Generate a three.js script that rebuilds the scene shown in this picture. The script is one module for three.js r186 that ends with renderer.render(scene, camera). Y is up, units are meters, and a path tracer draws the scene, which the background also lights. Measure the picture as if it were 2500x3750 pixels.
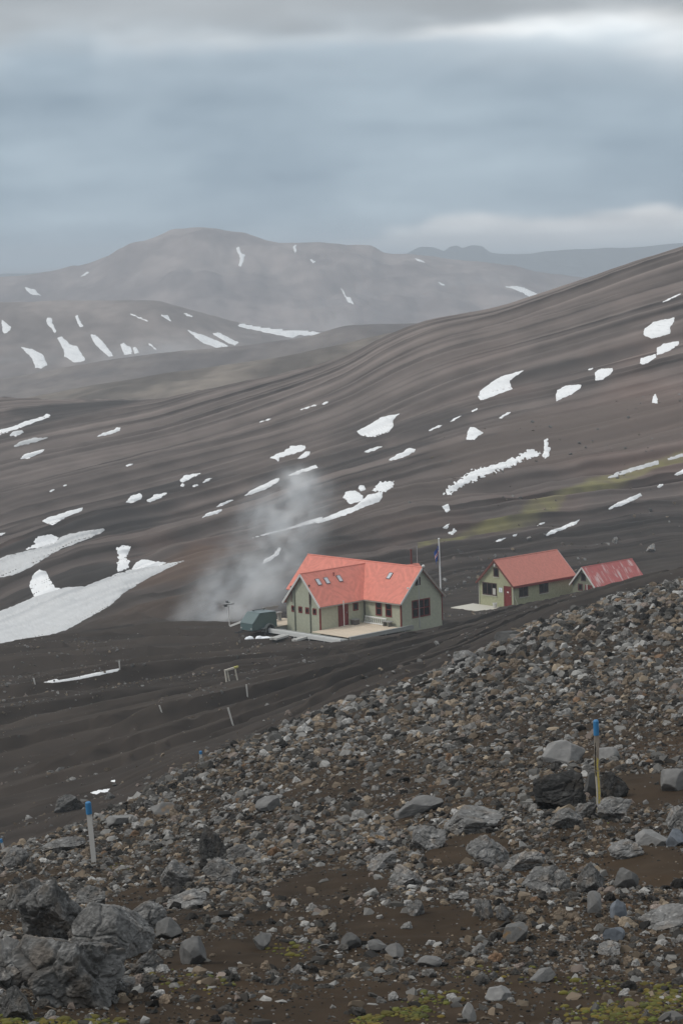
import * as THREE from 'three';
import { ConvexGeometry } from 'three/addons/geometries/ConvexGeometry.js';
import { mergeGeometries, mergeVertices } from 'three/addons/utils/BufferGeometryUtils.js';

// ------------------------------------------------------------------ camera, sky, sun, exposure
const F = 8000, CX = 1250, CY = 1875, PITCH = 6.6, ROLL = -1.8, CAMY = 40;
const scene = new THREE.Scene();
const camera = new THREE.PerspectiveCamera(2 * Math.atan(CY / F) * 180 / Math.PI, 2500 / 3750, 0.5, 40000);
camera.position.set(0, CAMY, 0);
camera.rotation.order = 'YXZ';
camera.rotation.set(-PITCH * Math.PI / 180, 0, ROLL * Math.PI / 180);
camera.updateMatrixWorld(true);
const renderer = new THREE.WebGLRenderer({ antialias: true });
renderer.toneMapping = THREE.LinearToneMapping;
renderer.toneMappingExposure = 1.0;
renderer.shadowMap.enabled = true;

const sun = new THREE.DirectionalLight(new THREE.Color(1, 0.96, 0.9), 1.5);
sun.position.set(-220, 240, -95); sun.target.position.set(0, 0, -150);
sun.castShadow = true; sun.shadow.radius = 20;
Object.assign(sun.shadow.camera, { left: -160, right: 160, top: 160, bottom: -160, near: 1, far: 600 });
scene.add(sun, sun.target);

// ------------------------------------------------------------------ noise, random
function rng(seed) { let s = seed | 0; return () => { s = (s + 0x6d2b79f5) | 0; let t = Math.imul(s ^ (s >>> 15), 1 | s); t = (t + Math.imul(t ^ (t >>> 7), 61 | t)) ^ t; return ((t ^ (t >>> 14)) >>> 0) / 4294967296; }; }
const PERM = new Uint8Array(512), GX = new Float32Array(256), GY = new Float32Array(256), GZ = new Float32Array(256);
{ const r = rng(7); const p = [...Array(256).keys()]; for (let i = 255; i > 0; i--) { const j = Math.floor(r() * (i + 1)); [p[i], p[j]] = [p[j], p[i]]; } for (let i = 0; i < 512; i++) PERM[i] = p[i & 255];
  for (let i = 0; i < 256; i++) { const z = r() * 2 - 1, a = r() * 6.2832, q = Math.sqrt(1 - z * z); GX[i] = q * Math.cos(a); GY[i] = q * Math.sin(a); GZ[i] = z; } }
function noise(x, y, z) {
  const X = Math.floor(x), Y = Math.floor(y), Z = Math.floor(z), fx = x - X, fy = y - Y, fz = z - Z;
  const u = fx * fx * fx * (fx * (fx * 6 - 15) + 10), v = fy * fy * fy * (fy * (fy * 6 - 15) + 10), w = fz * fz * fz * (fz * (fz * 6 - 15) + 10);
  const xi = X & 255, yi = Y & 255, zi = Z & 255, A = PERM[xi] + yi, B = PERM[xi + 1] + yi;
  const g = (h, a, b, c) => GX[h] * a + GY[h] * b + GZ[h] * c;
  const a0 = PERM[(PERM[A & 511] + zi) & 511], a1 = PERM[(PERM[B & 511] + zi) & 511], a2 = PERM[(PERM[(A + 1) & 511] + zi) & 511], a3 = PERM[(PERM[(B + 1) & 511] + zi) & 511];
  const b0 = PERM[(PERM[A & 511] + zi + 1) & 511], b1 = PERM[(PERM[B & 511] + zi + 1) & 511], b2 = PERM[(PERM[(A + 1) & 511] + zi + 1) & 511], b3 = PERM[(PERM[(B + 1) & 511] + zi + 1) & 511];
  const l = (t, p, q) => p + t * (q - p);
  return 1.5 * l(w, l(v, l(u, g(a0, fx, fy, fz), g(a1, fx - 1, fy, fz)), l(u, g(a2, fx, fy - 1, fz), g(a3, fx - 1, fy - 1, fz))), l(v, l(u, g(b0, fx, fy, fz - 1), g(b1, fx - 1, fy, fz - 1)), l(u, g(b2, fx, fy - 1, fz - 1), g(b3, fx - 1, fy - 1, fz - 1))));
}
function fbm(x, y, z, o) { let s = 0, a = 0.5, n = 0; for (let i = 0; i < o; i++) { s += a * noise(x, y, z); n += a; x = x * 2.03 + 11.3; y = y * 2.03 + 5.1; z = z * 2.03 + 7.7; a *= 0.5; } return s / n; }
const clamp = (x, a, b) => x < a ? a : x > b ? b : x, lerp = (a, b, t) => a + (b - a) * t, smooth = (a, b, x) => { const t = clamp((x - a) / (b - a), 0, 1); return t * t * (3 - 2 * t); };

// a place in the photograph at a given depth, as a point of the world
const _v = new THREE.Vector3(), _e = new THREE.Euler(-PITCH * Math.PI / 180, 0, ROLL * Math.PI / 180, 'YXZ');
function slopes(u, v) { _v.set((u - CX) / F, (CY - v) / F, -1).applyEuler(_e); return [_v.x / -_v.z, _v.y / -_v.z]; }
function P(u, v, z) { const [a, b] = slopes(u, v); return new THREE.Vector3(a * z, CAMY + b * z, -z); }

// ------------------------------------------------------------------ overcast sky
{
  const W = 3072, H = 1536, data = new Float32Array(W * H * 4);
  // where, in degrees, a place in the frame's sky lies
  const place = (u, v) => { const [a, b] = slopes(u, v); return [Math.atan(a) * 180 / Math.PI, Math.atan2(b, Math.hypot(1, a)) * 180 / Math.PI]; };
  const band = [[0, 190], [300, 175], [640, 165], [1000, 140], [1350, 110], [1650, 88], [1950, 95], [2200, 110], [2500, 135]].map(p => place(...p));
  const bank = [[0, 1010], [1000, 950], [1250, 900], [1500, 870], [1600, 830], [2000, 815], [2200, 770], [2430, 735], [2500, 740]].map(p => place(...p));
  const along = (c, az) => { if (az <= c[0][0]) return c[0][1]; for (let i = 1; i < c.length; i++) if (az <= c[i][0]) return lerp(c[i - 1][1], c[i][1], smooth(c[i - 1][0], c[i][0], az)); return c[c.length - 1][1]; };
  for (let r = 0; r < H; r++) {
    const el = ((r + 0.5) / H - 0.5) * 180, sy = Math.sin(el * Math.PI / 180), cy = Math.cos(el * Math.PI / 180);
    for (let c = 0; c < W; c++) {
      const ph = ((c + 0.5) / W - 0.5) * 2 * Math.PI, dx = Math.cos(ph) * cy, dz = Math.sin(ph) * cy, o = (r * W + c) * 4;
      if (el < -0.5) { data[o] = 0.30; data[o + 1] = 0.34; data[o + 2] = 0.38; data[o + 3] = 1; continue; }
      const az = Math.atan2(dx, -dz) * 180 / Math.PI, k = Math.max(0.04, sy);
      const px = dx / (k + 0.12) * 1.1, pz = dz / (k + 0.12) * 1.1;
      const soft = fbm(px, 3.1, pz, 4), lowSky = el < 40, wisp = lowSky ? fbm(dx * 9, el * 0.75, dz * 9, 4) : 0, fine = lowSky ? fbm(dx * 22, el * 1.8, dz * 22, 3) : 0;
      // overcast: about three times as bright overhead as low down, bluish low down
      const up = (1 + 2 * Math.max(0, sy)) / 3, t = smooth(0, 40, el);
      let R = lerp(0.375, 0.86, clamp((up - 0.333) / 0.667, 0, 1)), G = lerp(0.475, 0.89, clamp((up - 0.333) / 0.667, 0, 1)), B = lerp(0.56, 0.92, clamp((up - 0.333) / 0.667, 0, 1));
      const puff = fbm(dx * 9 + 3 + 0.5 * wisp, el * 0.62 + 0.4 * soft, dz * 9, 5), m = 1 + 0.2 * soft * (1 - 0.3 * t) + 0.1 * wisp * (1 - t) + 0.46 * puff * (1 - 0.6 * t) + (lowSky ? 0.13 * fbm(dx * 26, el * 1.7 + wisp, dz * 26, 4) * (1 - t) : 0);
      R *= m; G *= lerp(m, 1, 0.12); B *= lerp(m, 1, 0.25);
      const high = smooth(2.5, 4.4, el) * (1 - smooth(5.0, 5.6, el)) * 0.12; R *= 1 - high; G *= 1 - high * 0.9; B *= 1 - high * 0.8;
      if (!lowSky) { data[o] = R; data[o + 1] = G; data[o + 2] = B; data[o + 3] = 1; continue; }
      // the grey sheet above the bright break
      const be = along(band, az) + 0.5 * wisp + 0.25 * fine + 0.5 * puff, over = smooth(be - 0.45, be + 0.75, el) * (1 - smooth(9, 22, el));
      const g = 0.425 * (1 + 0.15 * wisp + 0.4 * puff); R = lerp(R, g, over * 0.85); G = lerp(G, g * 1.07, over * 0.85); B = lerp(B, g * 1.13, over * 0.85);
      // the break itself, going on round the horizon
      const strength = 0.34 + 0.25 * smooth(5.5, 9, az) * smooth(40, 12, az) + 0.5 * smooth(-4.5, 9, az) * smooth(60, 9, az) + 1.0 * fbm(dx * 14, 1.7, dz * 14, 3) - 0.5 * smooth(0, -7, az);
      const wide = 0.26 + 0.36 * smooth(4, 9, az) * smooth(50, 12, az) + 0.16 * smooth(-3, -8, az) + 0.12 * fine, dd = (el - be) / Math.max(0.14, wide), glow = Math.exp(-dd * dd) * clamp(strength, 0.02, 1.1) * (0.75 + 0.5 * fbm(dx * 30, el * 3, dz * 30, 3));
      R += glow * 0.56; G += glow * 0.52; B += glow * 0.47;
      const glow2 = Math.exp(-Math.pow((el - be + 0.5) / 0.7, 2)) * clamp(strength, 0, 1) * 0.09; R += glow2 * 1.1; G += glow2; B += glow2 * 0.9;
      // the low pale cloud bank
      const ke = along(bank, az) + 0.3 * wisp + 0.3 * fine + 0.5 * puff, lowc = smooth(ke + 0.1, ke - 0.16, el) * smooth(-0.25, 0.5, el - 0.1 * fine) * (0.55 + 0.5 * smooth(-1, 7, az));
      R = lerp(R, 0.84 + 0.2 * wisp + 0.4 * fine, lowc * 0.9); G = lerp(G, 0.845 + 0.2 * wisp + 0.4 * fine, lowc * 0.9); B = lerp(B, 0.85 + 0.2 * wisp + 0.38 * fine, lowc * 0.9);
      data[o] = R; data[o + 1] = G; data[o + 2] = B; data[o + 3] = 1;
    }
  }
  const sky = new THREE.DataTexture(data, W, H, THREE.RGBAFormat, THREE.FloatType);
  sky.mapping = THREE.EquirectangularReflectionMapping; sky.magFilter = THREE.LinearFilter; sky.needsUpdate = true;
  scene.background = sky; scene.environment = sky;
}
scene.fog = new THREE.FogExp2(new THREE.Color(0.86, 0.93, 1.0), 0.0004);

// ------------------------------------------------------------------ naming helpers
const taken = new Map();
function numbered(name) { const n = taken.get(name) ?? 0; taken.set(name, n + 1); return n ? name + '_' + String(n).padStart(3, '0') : name; }
function tag(o, label, category, group) { o.userData.label = label; o.userData.category = category; if (group) o.userData.group = group; return o; }
function thing(name, label, category, pos, turn = 0, group) { const g = new THREE.Group(); g.name = numbered(name); if (pos) g.position.copy(pos); g.rotation.y = turn; tag(g, label, category, group); scene.add(g); return g; }
function part(name, geo, mat, parent) { const m = new THREE.Mesh(geo, mat); m.name = name; m.castShadow = m.receiveShadow = true; parent.add(m); return m; }
function sub(name, parent) { const g = new THREE.Group(); g.name = name; parent.add(g); return g; }
function top(name, geo, mat, label, category, group) { const m = part(numbered(name), geo, mat, scene); return tag(m, label, category, group); }
function structure(name, geo, mat) { const m = part(name, geo, mat, scene); m.userData.kind = 'structure'; return m; }
const col = (r, g, b) => new THREE.Color().setRGB(r, g, b);
const mat = (r, g, b, rough = 0.85, extra = {}) => new THREE.MeshStandardMaterial({ color: col(r, g, b), roughness: rough, ...extra });
const box = (x0, x1, y0, y1, z0, z1) => { const g = new THREE.BoxGeometry(x1 - x0, y1 - y0, z1 - z0); g.translate((x0 + x1) / 2, (y0 + y1) / 2, (z0 + z1) / 2); return g; };
function bar(a, b, w, h = w) { // a beam from a to b
  const A = new THREE.Vector3(...a), B = new THREE.Vector3(...b), L = A.distanceTo(B), g = new THREE.BoxGeometry(w, h, L);
  const m = new THREE.Matrix4().lookAt(B, A, Math.abs(B.y - A.y) > 0.99 * L ? new THREE.Vector3(1, 0, 0) : new THREE.Vector3(0, 1, 0)); m.setPosition(A.clone().add(B).multiplyScalar(0.5)); g.applyMatrix4(m); return g;
}
function rod(a, b, r0, r1 = r0, n = 10) { const A = new THREE.Vector3(...a), B = new THREE.Vector3(...b), g = new THREE.CylinderGeometry(r1, r0, A.distanceTo(B), n); const q = new THREE.Quaternion().setFromUnitVectors(new THREE.Vector3(0, 1, 0), B.clone().sub(A).normalize()); g.applyQuaternion(q); g.translate((A.x + B.x) / 2, (A.y + B.y) / 2, (A.z + B.z) / 2); return g; }
const merge = (list) => mergeGeometries(list.map(g => g.index ? g.toNonIndexed() : g));

// ------------------------------------------------------------------ terrain sheets: rows of control points, joined smoothly
function pchip(xs, ys) {
  const n = xs.length, d = [], m = new Array(n);
  for (let i = 0; i < n - 1; i++) d.push((ys[i + 1] - ys[i]) / (xs[i + 1] - xs[i] || 1e-9));
  m[0] = d[0]; m[n - 1] = d[n - 2];
  for (let i = 1; i < n - 1; i++) m[i] = d[i - 1] * d[i] <= 0 ? 0 : 2 / (1 / d[i - 1] + 1 / d[i]);
  return (x) => {
    if (x <= xs[0]) return ys[0]; if (x >= xs[n - 1]) return ys[n - 1];
    let i = 0; while (x > xs[i + 1]) i++;
    const h = xs[i + 1] - xs[i], t = (x - xs[i]) / h, t2 = t * t, t3 = t2 * t;
    return (2 * t3 - 3 * t2 + 1) * ys[i] + (t3 - 2 * t2 + t) * h * m[i] + (3 * t2 - 2 * t3) * ys[i + 1] + (t3 - t2) * h * m[i + 1];
  };
}
function columns(lo, hi, n, wide, m) { const a = []; for (let i = 0; i < m; i++) a.push(-wide + (lo + wide) * Math.pow(i / m, 0.6)); for (let i = 0; i <= n; i++) a.push(lo + (hi - lo) * i / n); for (let i = m - 1; i >= 0; i--) a.push(wide - (wide - hi) * Math.pow(i / m, 0.6)); return a; }
class Sheet {
  constructor(lines, counts, cols, shape, paint) {
    const curves = lines.map(l => { const pts = l.map(([u, v, z, y]) => { const p = v === null ? new THREE.Vector3((u - CX) / F * z, CAMY + y, -z) : P(u, v, z); return [p.x / z, z, p.y]; }).sort((p, q) => p[0] - q[0]); const xs = pts.map(p => p[0]); return { z: pchip(xs, pts.map(p => p[1])), y: pchip(xs, pts.map(p => p[2])) }; });
    const rows = counts.reduce((a, b) => a + b, 0) + 1, nc = cols.length;
    this.cols = cols; this.rows = rows; this.nc = nc;
    this.Z = new Float32Array(nc * rows); this.Y = new Float32Array(nc * rows); this.S = new Float32Array(rows);
    { let r = 0; counts.forEach((c, k) => { for (let i = 0; i < c; i++) this.S[r++] = k + i / c; }); this.S[r] = counts.length; }
    for (let c = 0; c < nc; c++) {
      const a = cols[c], zk = curves.map(k => k.z(a)), yk = curves.map(k => k.y(a)), f = pchip(zk, yk);
      for (let r = 0; r < rows; r++) { const s = this.S[r], k = Math.min(Math.floor(s), counts.length - 1), z = lerp(zk[k], zk[k + 1], s - k), y = f(z); this.Z[c * rows + r] = z; this.Y[c * rows + r] = y; }
    }
    for (let c = 0; c < nc; c++) for (let r = 0; r < rows; r++) { const i = c * rows + r; this.Y[i] = shape(cols[c] * this.Z[i], this.Y[i], this.Z[i], this.S[r], cols[c]); }
    this.paint = paint;
  }
  geometry() {
    const { nc, rows } = this, n = nc * rows, p = new Float32Array(n * 3), c = new Float32Array(n * 3), idx = new Uint32Array((nc - 1) * (rows - 1) * 6), k = [0, 0, 0];
    for (let i = 0; i < nc; i++) for (let r = 0; r < rows; r++) { const j = i * rows + r, x = this.cols[i] * this.Z[j]; p[j * 3] = x; p[j * 3 + 1] = this.Y[j]; p[j * 3 + 2] = -this.Z[j]; this.paint(k, x, this.Y[j], this.Z[j], this.S[r], this.cols[i]); c.set(k, j * 3); }
    let q = 0; for (let i = 0; i < nc - 1; i++) for (let r = 0; r < rows - 1; r++) { const a = i * rows + r, b = a + rows; idx[q++] = a; idx[q++] = b; idx[q++] = a + 1; idx[q++] = b; idx[q++] = b + 1; idx[q++] = a + 1; }
    const g = new THREE.BufferGeometry(); g.setAttribute('position', new THREE.BufferAttribute(p, 3)); g.setAttribute('color', new THREE.BufferAttribute(c, 3)); g.setIndex(new THREE.BufferAttribute(idx, 1)); g.computeVertexNormals(); return g;
  }
  bracket(a) { let lo = 0, hi = this.nc - 1; while (hi - lo > 1) { const m = (lo + hi) >> 1; if (this.cols[m] <= a) lo = m; else hi = m; } return [lo, clamp((a - this.cols[lo]) / (this.cols[hi] - this.cols[lo]), 0, 1)]; }
  columnY(c, z) { const { rows, Z, Y } = this, o = c * rows; let lo = 0, hi = rows - 1; while (hi - lo > 1) { const m = (lo + hi) >> 1; if (Z[o + m] <= z) lo = m; else hi = m; } return lerp(Y[o + lo], Y[o + hi], clamp((z - Z[o + lo]) / (Z[o + hi] - Z[o + lo]), 0, 1)); }
  height(x, z) { const [c, t] = this.bracket(x / z); return lerp(this.columnY(c, z), this.columnY(c + 1, z), t); }
  normal(x, z, e = 0.3) { return new THREE.Vector3(this.height(x - e, z) - this.height(x + e, z), 2 * e, this.height(x, z + e) - this.height(x, z - e)).normalize(); }
  hit(u, v, s0 = 0, s1 = 99) { // first place along a line of sight, between two control rows
    const [a, b] = slopes(u, v), [c, t] = this.bracket(a), { rows, Z, Y } = this; let was = null;
    for (let r = 0; r < rows; r++) {
      if (this.S[r] < s0 || this.S[r] > s1) continue;
      const z = lerp(Z[c * rows + r], Z[(c + 1) * rows + r], t), y = lerp(Y[c * rows + r], Y[(c + 1) * rows + r], t), d = y - (CAMY + b * z);
      if (was && was[0] < 0 && d >= 0) { const k = was[0] / (was[0] - d); const zz = lerp(was[1], z, k); return new THREE.Vector3(a * zz, this.height(a * zz, zz), -zz); }
      was = [d, z];
    }
    return null;
  }
}
const off = (line, dv, dz) => line.map(([u, v, z]) => [u, v + dv, z + dz]);
const crestLine = [[-600, 3330, 44], [0, 3120, 50], [350, 2997, 54], [733, 2806, 60], [1211, 2598, 72], [1690, 2423, 82], [2024, 2264, 92], [2500, 2128, 100], [3100, 1960, 106]];
const slopeCrest = [[-600, 1490, 480], [0, 1461, 470], [295, 1469, 465], [558, 1465, 455], [717, 1437, 455], [877, 1409, 455], [1076, 1369, 455], [1250, 1318, 455], [1409, 1240, 455], [1569, 1182, 450], [1808, 1134, 445], [1971, 1082, 440], [2127, 1027, 435], [2326, 955, 430], [2500, 899, 425], [3100, 690, 420]];
const groundLines = [
  [[-3000, null, 3, -1.9], [5500, null, 3, -1.6]],
  [[-600, 3830, 14], [1250, 3800, 14.5], [3100, 3740, 15]],
  [[-600, 3480, 19], [300, 3430, 20.5], [1250, 3330, 21.5], [2190, 3200, 23], [3100, 3060, 25]],
  [[-600, 3400, 36], [345, 3160, 42], [1250, 2940, 41], [1700, 2790, 43], [2190, 2640, 46], [3100, 2400, 52]],
  crestLine,
  off(crestLine, 46, 14),
  [[-600, 3270, 88], [0, 3060, 95], [350, 2950, 100], [733, 2770, 105], [1211, 2570, 120], [1690, 2405, 135], [2024, 2255, 150], [2500, 2122, 165], [3100, 1960, 175]],
  [[-600, 2900, 125], [0, 2750, 130], [733, 2570, 140], [1211, 2460, 148], [1690, 2340, 160], [2024, 2225, 175], [2500, 2114, 188], [3100, 1970, 195]],
  [[-600, 2560, 160], [0, 2480, 165], [733, 2400, 168], [1211, 2358, 169], [1690, 2283, 182], [1950, 2225, 200], [2200, 2168, 203], [2500, 2107, 212], [3100, 1980, 220]],
  [[-600, 2470, 205], [0, 2383, 205], [560, 2315, 200], [840, 2302, 195], [1000, 2275, 200], [1300, 2240, 206], [1700, 2195, 226], [2100, 2140, 240], [2500, 2074, 255], [3100, 1960, 260]],
  [[-600, 2450, 235], [0, 2368, 235], [400, 2312, 232], [840, 2272, 228], [1300, 2195, 235], [1700, 2120, 250], [2100, 2060, 265], [2500, 2000, 280], [3100, 1880, 290]],
  [[-600, 2060, 300], [0, 2000, 300], [840, 1950, 295], [1250, 1900, 290], [1700, 1850, 295], [2100, 1800, 305], [2500, 1735, 312], [3100, 1640, 315]],
  [[-600, 1750, 390], [0, 1710, 390], [840, 1650, 380], [1250, 1590, 372], [1700, 1460, 372], [2100, 1360, 372], [2500, 1250, 370], [3100, 1100, 370]],
  slopeCrest,
  off(slopeCrest, 110, 60),
];
// level ground under the buildings
const huts = [
  { at: P(1469, 2296, 178), turn: 43, x0: -6.6, x1: 5.2, z0: -14, z1: 0.6, y: -0.55, fall: 3 },
  { at: P(1878.6, 2226.9, 210), turn: 42, x0: -3.4, x1: 8.9, z0: -4.8, z1: 0.15, y: -0.12, fall: 1.6 },
  { at: P(2176, 2196, 210.5), turn: 42, x0: -0.8, x1: 7.2, z0: -3.4, z1: 0.3, y: -0.05, fall: 2.2 },
];
function pads(x, y, z) {
  for (const h of huts) {
    const t = h.turn * Math.PI / 180, dx = x - h.at.x, dz = -z - h.at.z, lx = dx * Math.cos(t) - dz * Math.sin(t), lz = dx * Math.sin(t) + dz * Math.cos(t);
    const d = Math.hypot(Math.max(h.x0 - lx, 0, lx - h.x1), Math.max(h.z0 - lz, 0, lz - h.z1));
    if (d < h.fall) y = lerp(h.at.y + h.y, y, smooth(0, h.fall, d));
  }
  return y;
}
const skew = (a) => a > 0.08 ? 0 : a > -0.05 ? -90 * (0.08 - a) ** 2 / 0.26 : -90 * (0.065 - 0.05 - a);
function groundShape(x, y, z, s, a) {
  const near = 1 - smooth(3.9, 4.6, s), slope = smooth(9.6, 10.6, s), mid = (1 - near) * (1 - slope);
  if (near > 0) y += near * smooth(0.5, 1.5, s) * (0.16 * fbm(x / 5, 1.5, z / 5, 2) + 0.075 * fbm(x / 1.3, 4.5, z / 1.3, 3) + 0.028 * fbm(x / 0.3, 8.5, z / 0.3, 2));
  if (mid > 0) {
    const k = smooth(5.2, 6, s), led = 1 - 0.85 * smooth(7.3, 8.1, s) * smooth(-0.09, -0.02, a), w = s * 5.2 + 0.35 * fbm(x / 22, 0.3, z / 40, 2);
    y += mid * k * (led * 0.8 * (smooth(-0.07, 0.07, noise(w * 1.5 + 0.12 * noise(x / 2.5, 1, z / 2.5), x / 38, 11.7)) - 0.5) + led * 0.42 * (smooth(-0.06, 0.06, noise(w * 2.7 + 0.15 * noise(x / 2, 5, z / 2), x / 24, 3.9)) - 0.5) + (0.25 + 0.75 * led) * 0.8 * (0.35 - Math.abs(noise(w * 1.1, x / 34, 2.2))) + 0.42 * fbm(w * 3.2, x / 20, 6.1, 3) + 0.1 * fbm(x / 3, 9, z / 3, 3) + 0.035 * fbm(x / 0.9, 2, z / 0.9, 2));
  }
  if (slope > 0) {
    const w = (s - 10) * 17 - skew(a) + 0.45 * fbm(x / 90, 0.7, z / 120, 2), e = 1 - 0.55 * smooth(12.6, 13, s);
    y += slope * e * (2.0 * fbm(w * 0.33, x / 130, 1.3, 2) + 1.5 * (0.45 - Math.abs(noise(w * 0.62, x / 200, 4.4))) + 0.85 * (0.4 - Math.abs(noise(w * 1.55 + 5, x / 120, 7.4))) + 0.5 * fbm(w * 2.1, x / 110, 8.2, 1) + 0.18 * fbm(x / 4, 3, z / 6, 4)) ;
    y += slope * (1 - smooth(10.9, 11.7, s)) * (1.3 * fbm(x / 14, 5, z / 22, 3));
  }
  return pads(x, y, z);
}
const bare = [[1900, 2410, 420, 60], [1250, 2850, 270, 55], [1200, 3250, 240, 110], [2380, 3170, 200, 75], [1550, 3380, 330, 70], [2360, 2890, 190, 60], [880, 3500, 280, 60], [1700, 3120, 160, 60], [600, 3230, 130, 60]];
function frameOf(x, y, z) { _v.set(x, y - CAMY, -z).applyMatrix4(camera.matrixWorldInverse.clone().setPosition(0, 0, 0)); return [CX + F * _v.x / -_v.z, CY - F * _v.y / -_v.z]; }
const bareWorld = []; // the worn, stone-poor strips of soil, as ellipses on the ground; filled in once the ground is there
function bareAt(x, z) { let m = 0; for (const b of bareWorld) { const dx = (x - b.x) / b.rx, dz = (z - b.z - b.k * (x - b.x)) / b.rz, d = dx * dx + dz * dz + 0.9 * noise(x * 0.9, 3, z * 0.5); m = Math.max(m, 1 - smooth(0.55, 1.25, d)); } return m; }
const tones = []; // far slope: dark tephra with bank shade put into its colour, and rusty earth
const mossLine = []; // the green strip above the huts
function groundPaint(k, x, y, z, s, a) {
  const near = 1 - smooth(4, 4.8, s), slope = smooth(9.8, 10.8, s);
  const f = fbm(x / 0.5, 2, z / 0.5, 3), c = fbm(x / 5, 7, z / 9, 3);
  // brown volcanic soil
  let r = 0.044 + 0.022 * f + 0.014 * c, g = 0.0315 + 0.0155 * f + 0.008 * c, b = 0.0215 + 0.0105 * f + 0.003 * c;
  const red = smooth(0.1, 0.5, fbm(x / 4 + 9, 1, z / 6, 2)); r += 0.016 * red * near; g += 0.008 * red * near; b += 0.003 * red * near;
  if (near < 1) {
    const w = s * 5.2, st = fbm(w * 2.6, x / 26, 3.3, 3), p = fbm(x / 2.2, 5, z / 2.2, 3);
    const st2 = smooth(0.1, 0.5, fbm(w * 1.3 + 9, x / 40, 5.3, 3)), dk = 1 - 0.45 * st2, r2 = (0.05 + 0.028 * st + 0.014 * p) * dk, g2 = (0.0405 + 0.022 * st + 0.011 * p) * dk, b2 = (0.034 + 0.018 * st + 0.009 * p) * dk;
    r = lerp(r2, r, near); g = lerp(g2, g, near); b = lerp(b2, b, near);
  }
  if (slope > 0) {
    const w = (s - 10) * 17 - skew(a) + 0.45 * fbm(x / 90, 0.7, z / 120, 2), st = fbm(w * 1.25 + 31, x / 80, 9.4, 3), sf = noise(w * 2.6 + 11, x / 60, 2.4), p = fbm(x / 7, 5, z / 9, 3);
    let m = (0.07 + 0.03 * smooth(11, 13, s)) * (1 + 0.7 * st + 0.75 * sf + 0.36 * p); m = Math.max(0.025, m) * 1.3;
    let r3 = m * 1.16, g3 = m * 0.95, b3 = m * 0.85;
    const rust = smooth(-0.1, 0.35, fbm(x / 34 + 3, 1, z / 34, 3)) * smooth(0.03, 0.09, a) * (1 - smooth(12.2, 12.7, s)) + 0.7 * smooth(0.1, 0.4, fbm(x / 16 + 8, 1, z / 16, 3)) * (1 - smooth(10.6, 11.4, s));
    r3 += 0.032 * rust; g3 += 0.012 * rust; b3 += 0.006 * rust;
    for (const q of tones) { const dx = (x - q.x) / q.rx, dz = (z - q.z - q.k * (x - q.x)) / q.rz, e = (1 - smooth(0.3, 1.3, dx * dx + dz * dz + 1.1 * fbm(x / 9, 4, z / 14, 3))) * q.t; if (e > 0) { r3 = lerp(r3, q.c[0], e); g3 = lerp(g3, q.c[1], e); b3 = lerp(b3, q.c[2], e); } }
    for (let i = 0; i < mossLine.length - 1; i++) { const p0 = mossLine[i], p1 = mossLine[i + 1]; if (x < p0.x || x > p1.x) continue; const t = (x - p0.x) / (p1.x - p0.x), d = Math.abs(z - lerp(p0.z, p1.z, t)) / lerp(p0.w, p1.w, t); const q = (1 - smooth(0.35, 1.15, d + 0.9 * fbm(x / 5, 2, z / 7, 3))) * (0.55 + 0.6 * fbm(x / 3, 8, z / 3, 2)); const qq = clamp(q, 0, 1); r3 = lerp(r3, 0.25, qq); g3 = lerp(g3, 0.23, qq); b3 = lerp(b3, 0.1, qq); }
    r = lerp(r, r3, slope); g = lerp(g, g3, slope); b = lerp(b, b3, slope);
  }
  k[0] = Math.max(0.012, r); k[1] = Math.max(0.01, g); k[2] = Math.max(0.008, b);
}
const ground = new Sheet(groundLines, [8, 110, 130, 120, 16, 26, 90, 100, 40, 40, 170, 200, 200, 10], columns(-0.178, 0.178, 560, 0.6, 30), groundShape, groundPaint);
for (const [u, v, w, h] of bare) { const p = ground.hit(u, v, 1, 4), q = ground.hit(u, v - h, 1, 4), q2 = ground.hit(u, v + h, 1, 4); if (p) bareWorld.push({ x: p.x, z: -p.z, rx: w * -p.z / F, rz: Math.max(0.8, ((q ? -q.z : -p.z + 3) - (q2 ? -q2.z : -p.z - 3)) / 2), k: 0.25 }); }
for (const [u, v, w] of [[1530, 2000, 24], [1640, 1980, 26], [1760, 1945, 36], [1880, 1900, 40], [1990, 1850, 38], [2100, 1805, 36], [2220, 1765, 40], [2330, 1730, 42], [2440, 1695, 26], [2540, 1660, 20]]) { const p = ground.hit(u, v, 9.5, 13), q = ground.hit(u, v - w, 9.5, 13); if (p) mossLine.push({ x: p.x, z: -p.z, w: q ? Math.max(1.5, 0.62 * (p.z - q.z)) : 5 }); }
const ashShade = [0.045, 0.041, 0.039], rust = [0.15, 0.095, 0.066], dun = [0.13, 0.102, 0.087];  // first tone: dark tephra, with shade of banks facing away painted in
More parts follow.
